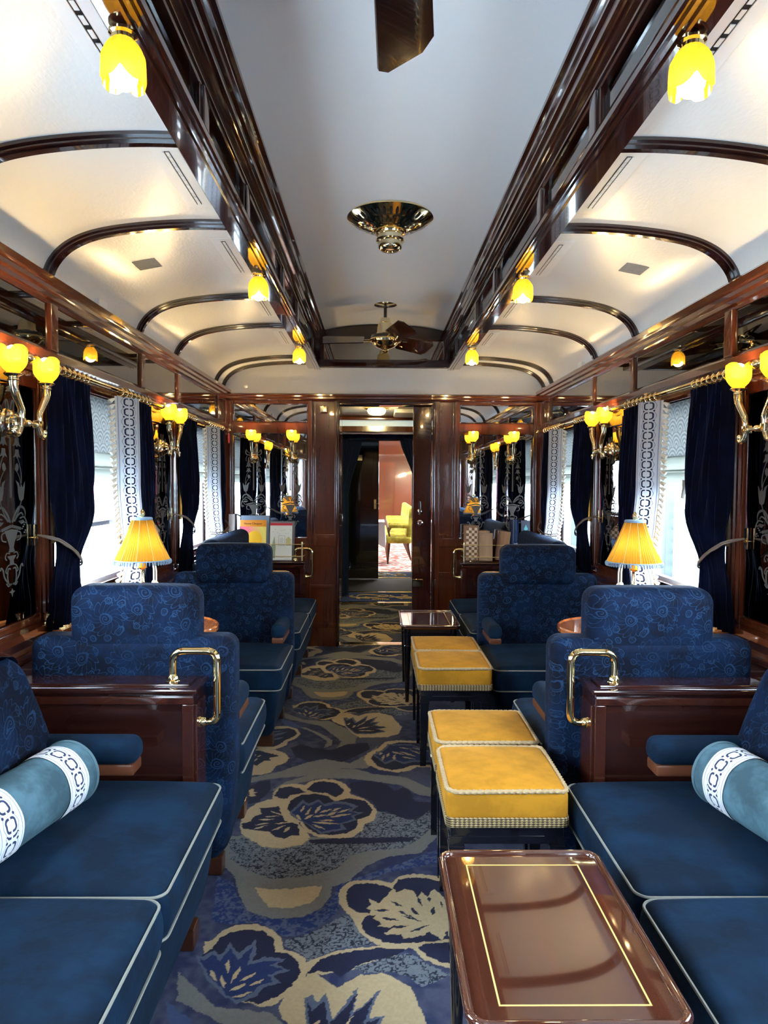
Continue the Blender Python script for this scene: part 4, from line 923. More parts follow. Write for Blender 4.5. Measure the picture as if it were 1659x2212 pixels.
for s in (-1, 1):
    n = SIDE[s]
    for wi, (w0, w1) in ((3, WIN[3]), (4, WIN[4])):
        nm = {3: 'the nearer %s window' % n, 4: 'the farther %s window' % n}[wi]
        curtain(s, w0, w1, True, 'plain navy curtain at the near edge of %s' % nm)
        curtain(s, w0, w1, False, 'navy curtain with white border at the far edge of %s' % nm)
        r = thing('curtain_rod', 'brass curtain rod along the top of %s' % nm, 'curtain rod', (s*1.275, (w0+w1)/2, 1.83))
        ye = min(w1+.16, 5.98)
        mb = MB(s); mb.tube([(1.275, w0-.30, 1.828), (1.275, ye, 1.828)], .0095, 12)
        for y, sg in ((w0-.30, -1), (ye, 1)): mb.lathe([(.010, 0), (.015, .004), (.018, .014), (.016, .024), (.010, .03), (.006, .034), (.010, .04), (.003, .046)], (1.275, y, 1.828), 'y', 14, sg)
        mb.build('pole', 'brass', r)
        mb = MB(s)
        for y in (w0-.26, min(w1+.10, 5.95)): mb.tube([(1.335, y, 1.828), (1.275, y, 1.828)], .006, 8); mb.lathe([(.018, 0), (.018, .004), (.008, .01)], (1.334, y, 1.828), 'x', 14, -1)
        mb.build('bracket', 'brass', r)
        for k in range(8):
            mb = MB(s); rings(mb, 1.275, w0-.15+k*.045, 1.828); mb.build('ring', 'brass', r)
        for k in range(8):
            mb = MB(s); rings(mb, 1.275, w0+.57+k*(w1-w0-.66)/7, 1.828); mb.build('ring', 'brass', r)
        # blind
        r = thing('window_blind', 'half lowered grey blind in %s' % nm, 'blind', (s*1.39, (w0+w1)/2, 1.8))
        mb = MB(s); mb.grid(lambda u, v: Vector((1.392+.002*math.sin(v*9), lerp(w0+.04, w1-.04, u), lerp(1.80, 1.535, v))), 20, 10, thick=.001); mb.build('patterned_cloth', 'blind_pat', r)
        mb = MB(s)
        def hem(u, v):
            z = lerp(1.540, 1.405, v); return Vector((1.388 - .022*abs(math.sin(v*PI*3))*(.6+.4*v), lerp(w0+.04, w1-.04, u), z - .02*math.sin(v*PI*2) + .010*math.sin(u*PI)*v*-1))
        mb.grid(hem, 20, 30, thick=.001); mb.build('pleated_hem', 'blind', r, angle=80)
        if s > 0 and wi == 3:
            mb = MB(s); mb.tube([(1.36, w0+.42, 1.42), (1.355, w0+.425, 1.38), (1.35, w0+.44, 1.34)], lambda t: .022-.012*t, 8); mb.build('hanging_loop', 'blind', r)
# ================================================================== etched mirrors between the windows
def stroke(mb, mp, P, w_, th=.0008):
    P = [Vector((p[0], p[1])) for p in P]; L, R = [], []
    for i, p in enumerate(P):
        t = P[min(i+1, len(P)-1)] - P[max(i-1, 0)]; t.normalize(); q = Vector((-t.y, t.x))*((w_(i/(len(P)-1)) if callable(w_) else w_)/2); L.append(p+q); R.append(p-q)
    plate(mb, mp, [tuple(p) for p in L + R[::-1]], th)
def plate(mb, mp, P, th=.0008):
    bm = mb.bm; A = [bm.verts.new(mp(u, v, 0)) for u, v in P]; B = [bm.verts.new(mp(u, v, th)) for u, v in P]; n = len(P)
    # triangulate through a fan-safe fill: quads for strokes, polygon otherwise
    bm.faces.new(B); bm.faces.new(A[::-1])
    for i in range(n): bm.faces.new((A[i], B[i], B[(i+1) % n], A[(i+1) % n]))
def curve(P, n=8):
    P = [Vector(p) for p in P]; Q = []
    for i in range(len(P)-1):
        p = [P[max(0, min(len(P)-1, j))] for j in (i-1, i, i+1, i+2)]
        for k in range(n):
            f = k/n; Q.append(.5*((2*p[1]) + (p[2]-p[0])*f + (2*p[0]-5*p[1]+4*p[2]-p[3])*f*f + (3*p[1]-p[0]-3*p[2]+p[3])*f**3))
    Q.append(P[-1]); return Q
def circle(u, v, r, n=10): return [(u+r*math.cos(2*PI*k/n), v+r*math.sin(2*PI*k/n)) for k in range(n)]
def etching(mb, mp0, k=1., zs=0.):
    """garland of tulips and bellflowers rising from an urn, bow above, lyre below; u across, v up"""
    for sg in (1, -1):
        mp = lambda u, v, w_: mp0(sg*u*k, v+zs, w_)
        st = lambda P, w_: stroke(mb, mp, curve(P), w_)
        # bow
        st([(.004, 1.585), (.02, 1.63), (.028, 1.675), (.018, 1.685), (.008, 1.65), (.003, 1.60)], .010)
        st([(.010, 1.59), (.05, 1.62), (.066, 1.65), (.072, 1.62), (.062, 1.59), (.03, 1.585)], .009)
        st([(.02, 1.575), (.045, 1.55), (.05, 1.50), (.058, 1.48)], .006); st([(.058, 1.575), (.07, 1.545), (.066, 1.51)], .005)
        # stems
        st([(.002, 1.555), (.0035, 1.45), (.004, 1.16)], .0045)
        if sg > 0: plate(mb, mp, [(-.018, 1.57), (.018, 1.57), (.007, 1.55), (.006, 1.50), (-.006, 1.50), (-.007, 1.55)])
        st([(.006, 1.49), (.014, 1.51), (.034, 1.518), (.046, 1.50)], .0045)
        for v, q in ((1.487, 1.), (1.425, .95)):
            plate(mb, mp, [(.046-.012*q, v), (.046+.012*q, v), (.046+.014*q, v-.022), (.046+.026*q, v-.046), (.046+.008*q, v-.038), (.046, v-.050), (.046-.008*q, v-.038), (.046-.026*q, v-.046), (.046-.014*q, v-.022)])
        for a in range(6): plate(mb, mp, circle(.040+.006*(a % 3), 1.492+.008*(a//3), .0035, 6))
        st([(.048, 1.385), (.064, 1.34), (.074, 1.29), (.074, 1.24)], .004)
        plate(mb, mp, [(.030, 1.315), (.036, 1.340), (.047, 1.350), (.056, 1.335), (.054, 1.315), (.044, 1.300)])
        st([(.046, 1.300), (.062, 1.27), (.070, 1.24), (.072, 1.20)], .003)
        # tulip
        plate(mb, mp, [(.050, 1.19), (.048, 1.225), (.036, 1.255), (.056, 1.240), (.064, 1.215), (.074, 1.232), (.084, 1.215), (.100, 1.250), (.098, 1.215), (.094, 1.185), (.088, 1.150), (.072, 1.138), (.058, 1.150)])
        st([(.072, 1.142), (.055, 1.09), (.030, 1.05), (.006, 1.025)], .005)
        # scroll leaves
        st([(.006, 1.03), (.03, 1.075), (.06, 1.108), (.088, 1.10), (.100, 1.07), (.094, 1.04)], lambda t: .012*math.sin(PI*min(1, t+.12))+.002)
        st([(.020, 1.03), (.045, 1.06), (.070, 1.075), (.084, 1.06)], .007)
        st([(.060, 1.045), (.090, 1.05), (.108, 1.02), (.112, .985), (.104, .955)], .007)
        for a in range(7): plate(mb, mp, circle(.076+.010*((a*3) % 4)*.8, 1.030-.011*a, .005, 6))
        plate(mb, mp, [(.05, 1.03), (.085, 1.035), (.095, 1.02), (.07, 1.012)])
        # urn
        for a in range(5): plate(mb, mp, circle(.008+.013*a, 1.005-.004*a, .009, 8))
        if sg > 0:
            plate(mb, mp, [(-.046, .982), (0, .990), (.046, .982), (.034, .95), (.020, .915), (.014, .89), (.022, .865), (-.022, .865), (-.014, .89), (-.020, .915), (-.034, .95)])
            plate(mb, mp, [(-.03, .846), (.03, .846), (.012, .82), (.016, .795), (-.016, .795), (-.012, .82)])
        st([(.044, .975), (.064, .965), (.062, .935), (.036, .925)], .006)
        st([(.012, .858), (.034, .862), (.044, .84), (.034, .825)], .006)
        st([(.010, .80), (.030, .790), (.042, .765), (.030, .752)], .006)
        # lyre
        st([(.008, .775), (.026, .775), (.030, .73), (.022, .695), (.004, .69)], .008)
        st([(.026, .70), (.050, .735), (.060, .775), (.072, .79), (.078, .775)], .008); st([(.006, .695), (.024, .683), (.038, .70)], .006)
        plate(mb, mp, [(.0, .668), (.006, .655), (.020, .650), (.006, .642), (.0, .620)] if sg > 0 else [(.0, .668), (.006, .655), (.020, .650), (.006, .642), (.0, .620)])
for s in (-1, 1):
    n = SIDE[s]
    for i in (2, 3):
        a, b_ = WIN[i][1]+.135, WIN[i+1][0]-.135; yc = (a+b_)/2 + .02
        r = thing('etched_mirror', 'etched tulip mirror panel on the %s wall, %s' % (n, {2: 'nearest the camera', 3: 'between the two windows'}[i]), 'mirror', (s*WL, yc, 1.3), 'etched mirror panels between the windows')
        mb = MB(s); mb.box(WL-.010, WL-.003, a, b_, .90, 1.742, .004, 1); mb.build('mirror_pane', 'mirror_dark', r, flat=True)
        mb = MB(s)
        # the etching: v 0.62 - 1.69 squeezed into z 1.0 - 1.68
        etching(mb, lambda u, v, w_: Vector((WL-.0102-w_, yc+u, 1.68-(1.685-v)*.645)))
        mb.build('etched_motif', 'etch', r, flat=True)
    # end wall panels
    r = thing('etched_mirror', 'tall etched mirror on the end wall %s of the doorway behind two sconces' % n, 'mirror', (s*.96, YF, 1.3))
    x0, x1 = sorted((s*.645, s*1.272)); mb = MB(); mb.box(x0, x1, YF-.010, YF-.004, .93, 1.812, .006, 1); mb.build('mirror_pane', 'mirror', r, flat=True)
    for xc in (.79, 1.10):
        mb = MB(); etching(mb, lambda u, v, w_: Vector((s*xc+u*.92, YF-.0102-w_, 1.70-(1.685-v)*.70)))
        mb.build('etched_motif', 'etch_end', r, flat=True)
    mb = MB(); mb.box(x0, x1, YF-.012, YF-.004, 1.912, 2.062, .006, 1); tag(mb.build('transom_mirror', 'mirror', flat=True), 'small mirror high on the end wall above the %s etched mirror' % n, 'mirror')
# ================================================================== lamps
def tulip(mb, c, up, R, H, seg=72):
    def f(u, v):
        a = 2*PI*u; rr = R*(.42 + .58*math.sin(min(1., v*2.0)*PI/2)**.8) * (1 + .05*max(0, v-.5)) * (1+.020*math.sin(14*a))
        pet = abs(math.sin(2*a+.4)); h = v*H*(1 - .24*(1-pet)**1.6*smooth01(v*1.4))
        return Vector((c[0]+rr*math.cos(a), c[1]+rr*math.sin(a), c[2]+up*h))
    mb.grid(f, seg, 12, closed=True, thick=.002)
def wall_sconce(s, yc, label, group=None):
    r = thing('wall_sconce', label, 'sconce', (s*1.33, yc, 1.6), group)
    mb = MB(s); mb.lathe([(.052, 0), (.052, .004), (.048, .008), (.046, .020), (.040, .024), (.034, .026), (.034, .036), (.026, .042), (.012, .048), (.012, .070)], (1.342, yc, 1.60), 'x', 26, -1)
    mb.sphere((1.268, yc, 1.60), .013, 12, 8); mb.build('backplate', 'brass_pale', r)
    for d in (-1, 1):
        mb = MB(s); y1 = yc+d*.062
        mb.tube([(1.27, yc, 1.60), (1.262, y1, 1.60)], lambda t: .007+.004*math.sin(t*PI*3)**2, 10)
        mb.box(1.250, 1.278, y1-.013, y1+.013, 1.585, 1.615, .004)
        ex = yc+d*.118
        P = curve([(y1, 1.590), (y1+d*.012, 1.565), (y1+d*.032, 1.556), (y1+d*.048, 1.566), (y1+d*.042, 1.578)], 6)
        mb.tube([(1.262, p[0], p[1]) for p in P], lambda t: .0095-.002*t, 12)
        mb.sphere((1.262, y1+d*.044, 1.574), .011, 10, 6)
        P = curve([(y1, 1.612), (y1+d*.004, 1.64), (y1+d*.028, 1.672), (ex-d*.006, 1.700), (ex, 1.732)], 8)
        mb.tube([(1.258, p[0], p[1]) for p in P], lambda t: .0095+.006*t, 14)
        mb.lathe([(.016, 0), (.020, .003), (.015, .007), (.017, .012), (.027, .018), (.030, .022), (.026, .026)], (1.258, ex, 1.730), 'z', 22)
        arm = mb.build('arm', 'brass_pale', r)
        mb = MB(s); tulip(mb, (1.258, ex, 1.757), 1, .043, .088); sh = mb.build('tulip_shade', 'tulip', r, angle=70)
        mb = MB(s); mb.sphere((1.258, ex, 1.818), .027, 14, 10); mb.build('bulb', 'bulb', sh)
    return r
def mirror_sconce(s, xc, label):
    r = thing('wall_sconce', label, 'sconce', (s*xc, YF-.02, 1.6), 'single globe sconces in front of the end wall mirrors')
    y0 = YF-.012
    mb = MB(s); mb.lathe([(.040, 0), (.040, .004), (.036, .010), (.028, .016), (.022, .026), (.010, .032), (.010, .07)], (xc, y0, 1.60), 'y', 24, -1); mb.build('backplate', 'brass', r)
    mb = MB(s); P = curve([(y0-.06, 1.60), (y0-.075, 1.585), (y0-.10, 1.60), (y0-.098, 1.65), (y0-.115, 1.70), (y0-.125, 1.735)], 7)
    mb.tube([(xc, p[0], p[1]) for p in P], lambda t: .008+.006*t, 12); mb.lathe([(.015, 0), (.018, .004), (.025, .012), (.027, .016), (.022, .020)], (xc, y0-.125, 1.730), 'z', 20); mb.build('arm', 'brass_pale', r)
    mb = MB(s); tulip(mb, (xc, y0-.125, 1.750), 1, .041, .082); sh = mb.build('tulip_shade', 'tulip', r, angle=70)
    mb = MB(s); mb.sphere((xc, y0-.125, 1.806), .027, 14, 10); mb.build('bulb', 'bulb', sh)
for s in (-1, 1):
    n = SIDE[s]
    wall_sconce(s, 2.49, 'brass two arm tulip sconce nearest the camera on the %s wall' % n, 'two arm sconces on the side walls')
    wall_sconce(s, 4.255, 'brass two arm tulip sconce between the two windows on the %s wall' % n, 'two arm sconces on the side walls')
    for xc, w_ in ((1.10, 'outer'), (.765, 'inner')) if s < 0 else ((1.085, 'outer'), (.745, 'inner')):
        mirror_sconce(s, xc, 'single yellow globe sconce on the end wall %s of the doorway, the %s of two' % (n, w_))
    for k, (y, nm) in enumerate(((1.56, 'nearest the camera'), (3.31, 'halfway down the carriage'), (5.05, 'nearest the end wall'))):
        r = thing('ceiling_lamp', 'yellow glass lamp under the %s ceiling beam, %s' % (n, nm), 'lamp', (s*.607, y, 2.36), 'tulip lamps under the ceiling beams')
        c = (.607, y, 2.354)
        mb = MB(s); mb.lathe([(.030, 0), (.030, -.006), (.024, -.010), (.022, -.018), (.016, -.022)], c, 'z', 22); mb.build('ceiling_cap', 'brass', r)
        mb = MB(s); tulip(mb, (.607, y, 2.340), -1, .045, .098); sh = mb.build('tulip_shade', 'tulip', r, angle=70)
        mb = MB(s); mb.sphere((.607, y, 2.262), .029, 14, 10); mb.build('bulb', 'bulb', sh)
# ================================================================== ceiling fittings
def fan(c, angs, label, rad=.50):
    x, y = c; zt = roofz(x)+.002
    r = thing('ceiling_fan', label, 'fan', (x, y, zt))
    mb = MB(); mb.lathe([(.088, 0), (.086, -.006), (.070, -.012), (.030, -.018), (.020, -.022)], (x, y, zt), 'z', 30); mb.build('ceiling_rose', 'brass', r)
    mb = MB(); mb.lathe([(0.0126, -0.0174), (0.0126, -0.1276)], (x, y, zt), 'z', 14); mb.build('downrod', 'ebony', r)
    mb = MB(); mb.lathe([(0.0207, -0.0986), (0.0345, -0.1044), (0.0391, -0.1334), (0.0529, -0.1450), (0.0598, -0.1740), (0.0621, -0.2088), (0.0713, -0.2204)], (x, y, zt), 'z', 30); mb.build('upper_housing', 'brass_pale', r)
    mb = MB(); mb.lathe([(0.0713, -0.2204), (0.1035, -0.2320), (0.1127, -0.2552), (0.1081, -0.2645)], (x, y, zt), 'z', 30); mb.build('motor_band', 'ebony', r)
    mb = MB(); mb.lathe([(0.1127, -0.2575), (0.1196, -0.2691), (0.1150, -0.2830), (0.0978, -0.2900), (0.0897, -0.3039), (0.0633, -0.3225), (0.0345, -0.3318), (0.0253, -0.3364), (0.0207, -0.3457), (0.0253, -0.3526), (0.0115, -0.3619), (0.0023, -0.3666)], (x, y, zt), 'z', 32); mb.build('motor_bowl', 'brass', r)
    zb = zt-.262
    for a in angs:
        a = math.radians(a); ca, sa = math.cos(a), math.sin(a); tilt = -math.radians(30)
        def T_(u, v, w_): # u along the blade, v across, w thickness
            vv, ww = v*math.cos(tilt)-w_*math.sin(tilt), v*math.sin(tilt)+w_*math.cos(tilt)
            return Vector((x+u*ca-vv*sa, y+u*sa+vv*ca, zb+ww))
        mb = MB(); P = [(.16, -.058), (.17, -.066), (rad-.04, -.078), (rad, -.045), (rad-.005, .055), (rad-.035, .080), (.17, .066), (.16, .058)]
        A = [mb.bm.verts.new(T_(u, v, -.004)) for u, v in P]; B = [mb.bm.verts.new(T_(u, v, .004)) for u, v in P]; n = len(P)
        mb.bm.faces.new(A[::-1]); mb.bm.faces.new(B)
        for i in range(n): mb.bm.faces.new((A[i], A[(i+1) % n], B[(i+1) % n], B[i]))
        bl = mb.build('blade', M['dark_x'], r)
        mb = MB(); mb.tube([T_(.09, -.02, -.004), T_(.14, -.022, -.010), T_(.20, -.03, -.010)], .005, 8); mb.tube([T_(.09, .02, -.004), T_(.14, .022, -.010), T_(.20, .03, -.010)], .005, 8); mb.build('blade_bracket', 'brass', bl)
fan((0, 5.40), (176, 44, -72), 'far ceiling fan with brass motor and dark wooden blades near the end wall')
fan((-.03, 1.34), (86, 206, 326), 'near ceiling fan, one dark wooden blade showing at the top of the photo', .52)
r = thing('ceiling_vent', 'pierced brass rosette vent in the centre of the raised ceiling', 'vent', (0, 3.63, 2.73))
mb = MB(); c = (0, 3.63, 2.732); pr = [(.214, 0), (.216, -0.0067), (.208, -0.0118), (.19, -0.0218), (.165, -0.0370), (.13, -0.0521), (.105, -0.0605), (.094, -0.0672), (.086, -0.0706), (.074, -0.0756)]
mb.lathe(pr, c, 'z', 64); mb.build('bowl', 'brass', r)
mb = MB(); mb.lathe([(.070, -0.0714), (.075, -0.0798), (.072, -0.0874), (.062, -0.0907), (.062, -0.1092), (.072, -0.1126), (.070, -0.1210), (.060, -0.1243), (.060, -0.1470), (.056, -0.1579), (.044, -0.1655), (.030, -0.1663), (.024, -0.1596), (.002, -0.1596)], c, 'z', 40); mb.build('knob', 'brass_pale', r)
mb = MB()
for R0, L0, W0, N0, zz in ((.176, .020, .0075, 36, -0.0323), (.139, .009, .006, 30, -0.0504), (.118, .008, .0045, 36, -0.0575)):
    for k in range(N0):
        a = 2*PI*k/N0; ca, sa = math.cos(a), math.sin(a); P = []
        slope = .52
        for j in range(8):
            b_ = 2*PI*j/8; rr = R0 + L0*math.cos(b_); t = W0*math.sin(b_)*abs(math.sin(b_))**.3
            P.append(mb.bm.verts.new((c[0]+rr*ca-t*sa, c[1]+rr*sa+t*ca, c[2]+zz+(rr-R0)*slope-.0016)))
        mb.bm.faces.new(P)
mb.build('piercing_shade', mat('vent_darkness', (.004, .004, .004), .9), r)  # flat dark ellipses laid on the bowl, painting the shade inside its holes
# linear air vents in the side vaults
def vaultz(x):
    ps = sorted((p.x, p.y) for p in VPT); 
    for (a, za), (b_, zb_) in zip(ps, ps[1:]):
        if a <= x <= b_: return za+(zb_-za)*(x-a)/(b_-a)
    return ps[0][1]
for s in (-1, 1):
    n = SIDE[s]
    for k, (a, b_) in enumerate(((1.16, 1.80), (2.19, 2.66), (3.00, 3.50), (3.95, 4.38), (4.78, 5.25))):
        z = vaultz(.71)-.001
        r = thing('air_vent', 'long slotted air vent in the %s ceiling vault, %s from the camera' % (n, ('nearest', 'second', 'third', 'fourth', 'farthest')[k]), 'vent', (s*.71, (a+b_)/2, z), 'slotted air vents in the ceiling vaults')
        mb = MB(s); mb.box(.668, .758, a, b_, z-.005, z+.002, .002); mb.build('frame', 'white', r)
        mb = MB(s); mb.box(.700, .716, a+.03, b_-.03, z-.0062, z-.004); sl = mb.build('slot_shade', bpy.data.materials['vent_darkness'], r)  # dark strip on the frame, painting the shade of the vent opening
        mb = MB(s)
        for j in range(12):
            y = lerp(a+.03, b_-.03, (j+.5)/12); mb.box(.701, .713, y-.016, y+.016, z-.0085, z-.006, .001)
        mb.box(.716, .722, a+.03, b_-.03, z-.009, z-.004, .001)
        mb.build('louvre', 'white', sl)
    # round-cornered speaker grille
    x = 1.10; z = vaultz(x); r = thing('speaker_grille', 'small slotted speaker grille in the %s ceiling vault' % n, 'speaker', (s*x, 3.26, z), 'speaker grilles in the vaults')
    dz = (vaultz(x+.05)-vaultz(x-.05))/.1
    mb = MB(s)
    for j in range(11):
        y = 3.21+.011*j; mb.bm.faces  # slats
        P = [(x-.05, vaultz(x-.05)-.003), (x+.05, vaultz(x+.05)-.003), (x+.05, vaultz(x+.05)+.002), (x-.05, vaultz(x-.05)+.002)]
        mb.prism(P, 'y', y, y+.005)
    mb.build('slats', mat('grille_grey', (.30, .30, .30), .5) if s < 0 else bpy.data.materials['grille_grey'], r)
    yy = 3.34 if s < 0 else 4.9
    mb = MB(s); mb.box(1.325, 1.352, yy-.05, yy+.05, 2.19, 2.235, .006); tag(mb.build('sensor_box', 'white'), 'small white sensor box just above the %s cornice' % n, 'sensor')
mb = MB(-1); mb.sphere((1.16, 6.04, 2.205), .016, 12, 8); tag(mb.build('smoke_sensor', 'white'), 'tiny white button sensor on the end wall above the left cornice', 'sensor')
# brass clock-like box on the end wall, left of the doorway
r = thing('brass_signal_box', 'small square brass box on the end wall left of the doorway top', 'fitting', (-.505, YF-.03, 2.02))
mb = MB(); mb.box(-.54, -.475, YF-.05, YF-.012, 1.985, 2.045, .006); mb.build('case', 'brass', r)
mb = MB(); mb.box(-.532, -.483, YF-.054, YF-.049, 1.993, 2.037, .003); mb.build('face', 'brass_pale', r)
# red emergency pull in the far left corner
r = thing('emergency_handle', 'small red pull handle in the far left corner', 'handle', (-1.30, 5.98, 1.80))
mb = MB(); mb.lathe([(.012, 0), (.012, .004), (.004, .01), (.004, .03)], (-1.318, 5.97, 1.80), 'x', 12, 1); mb.build('mount', 'brass', r)
mb = MB(); mb.tube([(-1.29, 5.965+.016*math.sin(2*PI*k/20), 1.765+.038*math.cos(2*PI*k/20)) for k in range(20)], .0045, 8, True); mb.build('loop', mat('red_enamel', (.75, .02, .02), .3), r)
# ================================================================== things on the end cabinets
def panel(name, mats, x0, x1, z0, z1, y, lean=.06, th=.006, parent=None):
    """upright sheet leaning back against the wall: bottom at y, top at y+lean"""
    mb = MB(); A = [(x0, y, z0), (x1, y, z0), (x1, y+lean, z1), (x0, y+lean, z1)]
    bm = mb.bm; a = [bm.verts.new(p) for p in A]; b_ = [bm.verts.new((p[0], p[1]+th, p[2])) for p in A]
    bm.faces.new(a); bm.faces.new(b_[::-1])
    for i in range(4): bm.faces.new((a[i], b_[i], b_[(i+1) % 4], a[(i+1) % 4]))
    return mb.build(name, mats, parent)
def on_sheet(x0, x1, z0, z1, zb, zt, y, lean, d):
    f = lambda z: y + lean*(z-zb)/(zt-zb) - d
    return [(x0, f(z0), z0), (x1, f(z0), z0), (x1, f(z1), z1), (x0, f(z1), z1)]
def decal(name, m, P, parent, th=.0006):
    mb = MB(); bm = mb.bm; a = [bm.verts.new(p) for p in P]; b_ = [bm.verts.new((p[0], p[1]+th, p[2])) for p in P]; n = len(P)
    bm.faces.new(a); bm.faces.new(b_[::-1])
    for i in range(n): bm.faces.new((a[i], b_[i], b_[(i+1) % n], a[(i+1) % n]))
    return mb.build(name, m, parent, flat=True)
def text(name, body, size, loc, m, parent, lean=0.):
    c = bpy.data.curves.new(name, 'FONT'); c.body = body; c.size = size; c.align_x = 'CENTER'; c.extrude = .0004
    me = bpy.data.objects.new('tmp', c); COL.objects.link(me); bpy.context.view_layer.update()
    dg = bpy.context.evaluated_depsgraph_get(); mesh = bpy.data.meshes.new_from_object(me.evaluated_get(dg)); bpy.data.objects.remove(me)
    mesh.materials.clear(); mesh.materials.append(m)
    R = Matrix.Rotation(PI/2 - lean, 4, 'X'); off = WLOC[parent.name]
    mesh.transform(Matrix.Translation(Vector(loc)-off) @ R)
    o = bpy.data.objects.new(name, mesh); COL.objects.link(o); o.parent = parent; WLOC[o.name] = off; return o
K = lambda n, c, r=.5: bpy.data.materials.get(n) or mat(n, c, r)
ink = K('printed_ink', (.03, .02, .02), .6)
zb, zt = .752, 1.052
# orange and pink magazine
y, le = 5.945, .055
r = thing('magazine', 'orange and pink magazine with a yellow sun on its cover, on the left end cabinet', 'magazine', (-1.09, y, zb))
panel('cover', K('orange_print', lin((240, 150, 20))), -1.205, -.982, zb, 1.082, y, le, .008, r)
m = mat('pink_to_yellow_print', (.8, .1, .3), .5); nt, b = nodes(m); xx, _, zz = coords(nt, 'Generated')
nt.links.new(ramp(nt, (xx*.8+zz*.3), [(.2, lin((215, 35, 120))), (.55, lin((245, 120, 130))), (.95, lin((250, 225, 110)))]), b.inputs['Base Color'])
cv = decal('cover_picture', m, on_sheet(-1.205, -.982, zb, 1.028, zb, 1.082, y, le, .0012), r)
P = [(-1.08+.062*math.cos(a), None, .930+.062*math.sin(a)) for a in [PI*k/16 for k in range(17)]]
decal('cover_sun', K('yellow_print', lin((250, 190, 20))), [(p[0], y+le*(p[2]-zb)/(1.082-zb)-.0022, p[2]) for p in P] + [(-1.142, y+le*(.86-zb)/(1.082-zb)-.0022, .86)][::-1] + [(-1.018, y+le*(.86-zb)/(1.082-zb)-.0022, .86)], r)
text('title', 'Veuve Clicquot', .024, (-1.094, y+le*.9-.004, 1.046), ink, r, -.17)
r = panel('book', K('grey_blue_cover', lin((130, 150, 175)), .3), -1.20, -.962, zb, 1.118, 5.995, .03, .012); tag(r, 'grey blue book standing behind the orange and pink magazine', 'book')
# white magazine with red band
r = thing('magazine', 'white magazine with red top band and fine drawings, on the left end cabinet', 'magazine', (-.85, y, zb))
panel('cover', K('ivory_print', lin((222, 220, 208))), -.950, -.765, zb, 1.058, y, le, .008, r)
decal('red_band', K('crimson_print', lin((200, 25, 50))), on_sheet(-.950, -.765, 1.038, 1.058, zb, 1.058, y, le, .001), r)
sp = lambda z: y + le*(z-zb)/(1.058-zb)
for nm, q in (('text_box', (-.878, -.826, .872, .952)),):
    for t in ((q[0], q[1], q[2], q[2]+.0015), (q[0], q[1], q[3], q[3]+.0015), (q[0], q[0]+.0015, q[2], q[3]), (q[1], q[1]+.0015, q[2], q[3])):
        decal('drawn_frame', ink, on_sheet(*t, zb, 1.058, y, le, .0012), r)
decal('drawn_house', K('pale_ochre_print', lin((190, 180, 120))), [(x, sp(z)-.0012, z) for x, z in ((-.815, .872), (-.775, .872), (-.775, .918), (-.768, .918), (-.795, .948), (-.822, .918), (-.815, .918))], r)
decal('drawn_tree', K('pale_green_print', lin((150, 165, 130))), [(x, sp(z)-.0012, z) for x, z in ((-.935, .77), (-.905, .765), (-.900, .86), (-.912, .95), (-.925, .90), (-.94, .85))], r)
for k in range(9):
    x0 = -.930+.018*k; z0 = .985+.020*math.sin(k*1.7)
    decal('drawn_line', ink, on_sheet(x0, x0+.013, z0, z0+.0012, zb, 1.058, y, le, .0012), r)
for k in range(7): decal('text_line', ink, on_sheet(-.868, -.838+.006*math.sin(k*2), .884+k*.008, .8852+k*.008, zb, 1.058, y, le, .0012), r)
r = panel('book', K('dark_grey_cover', lin((110, 108, 112)), .3), -.958, -.748, zb, 1.070, 5.990, .03, .010); tag(r, 'grey book behind the white magazine with the red band', 'book')
r = panel('booklet', K('pale_card', lin((205, 200, 200)), .5), -1.30, -1.25, zb, 1.13, 5.98, .03, .004); tag(r, 'narrow pale booklet upright in the far left corner', 'booklet')
# games on the right cabinet
wn, wl, wz = wood('walnut_box', (.16, .07, .03), (.30, .15, .07), 'z', .45, 0), wood('oak_box', (.34, .20, .11), (.52, .34, .20), 'z', .5, 0), wood('zebra_wood_box', (.10, .04, .02), (.42, .22, .11), 'z', .4, .2, 14.)
r = thing('chess_board', 'folded wooden chess board box, leftmost game on the right end cabinet', 'board game', (.74, 5.95, zb))
mb = MB(); mb.box(.675, .800, 5.945, 5.985, zb, 1.048, .004); mb.build('case', wn, r)
m = mat('chequered_veneer', (.5, .4, .3), .45); nt, b = nodes(m); cx, cy, cz = coords(nt)
sq = .0232; ch = (((cx-(.0))/sq).m('FLOOR') + ((cz)/sq).m('FLOOR')).m('MODULO', 2.).abs().gt(.5)
nt.links.new(mixc(nt, ch, lin((215, 190, 160)), lin((120, 78, 48))), b.inputs['Base Color'])
mb = MB(); mb.box(.695, .790, 5.942, 5.946, zb+.012, 1.030); mb.build('squares', m, r, flat=True)
for z in (.86, .96):
    pass
mb = MB(); mb.sphere((.672, 5.962, .83), .006, 8, 6); mb.sphere((.672, 5.962, .98), .006, 8, 6); mb.build('hinge', 'brass', r)
r = thing('wooden_box', 'pale wooden game box with sliding lid beside the chess board', 'box', (.86, 5.96, zb))
mb = MB(); mb.box(.803, .918, 5.945, 5.985, zb, .985, .003); mb.build('body', wl, r)
mb = MB(); mb.box(.812, .910, 5.94, 5.946, zb+.006, .972, .002); mb.prism([(.85+.012*math.cos(PI*k/8+PI), .985+.010*math.sin(PI*k/8+PI)) for k in range(9)], 'y', 5.938, 5.944); mb.build('sliding_lid', wl, r)
mb = MB(); mb.box(.80, .90, 5.99, 6.02, zb, 1.0, .003); tag(mb.build('wooden_box', wl), 'taller pale wooden box hidden behind the box with the sliding lid', 'box')
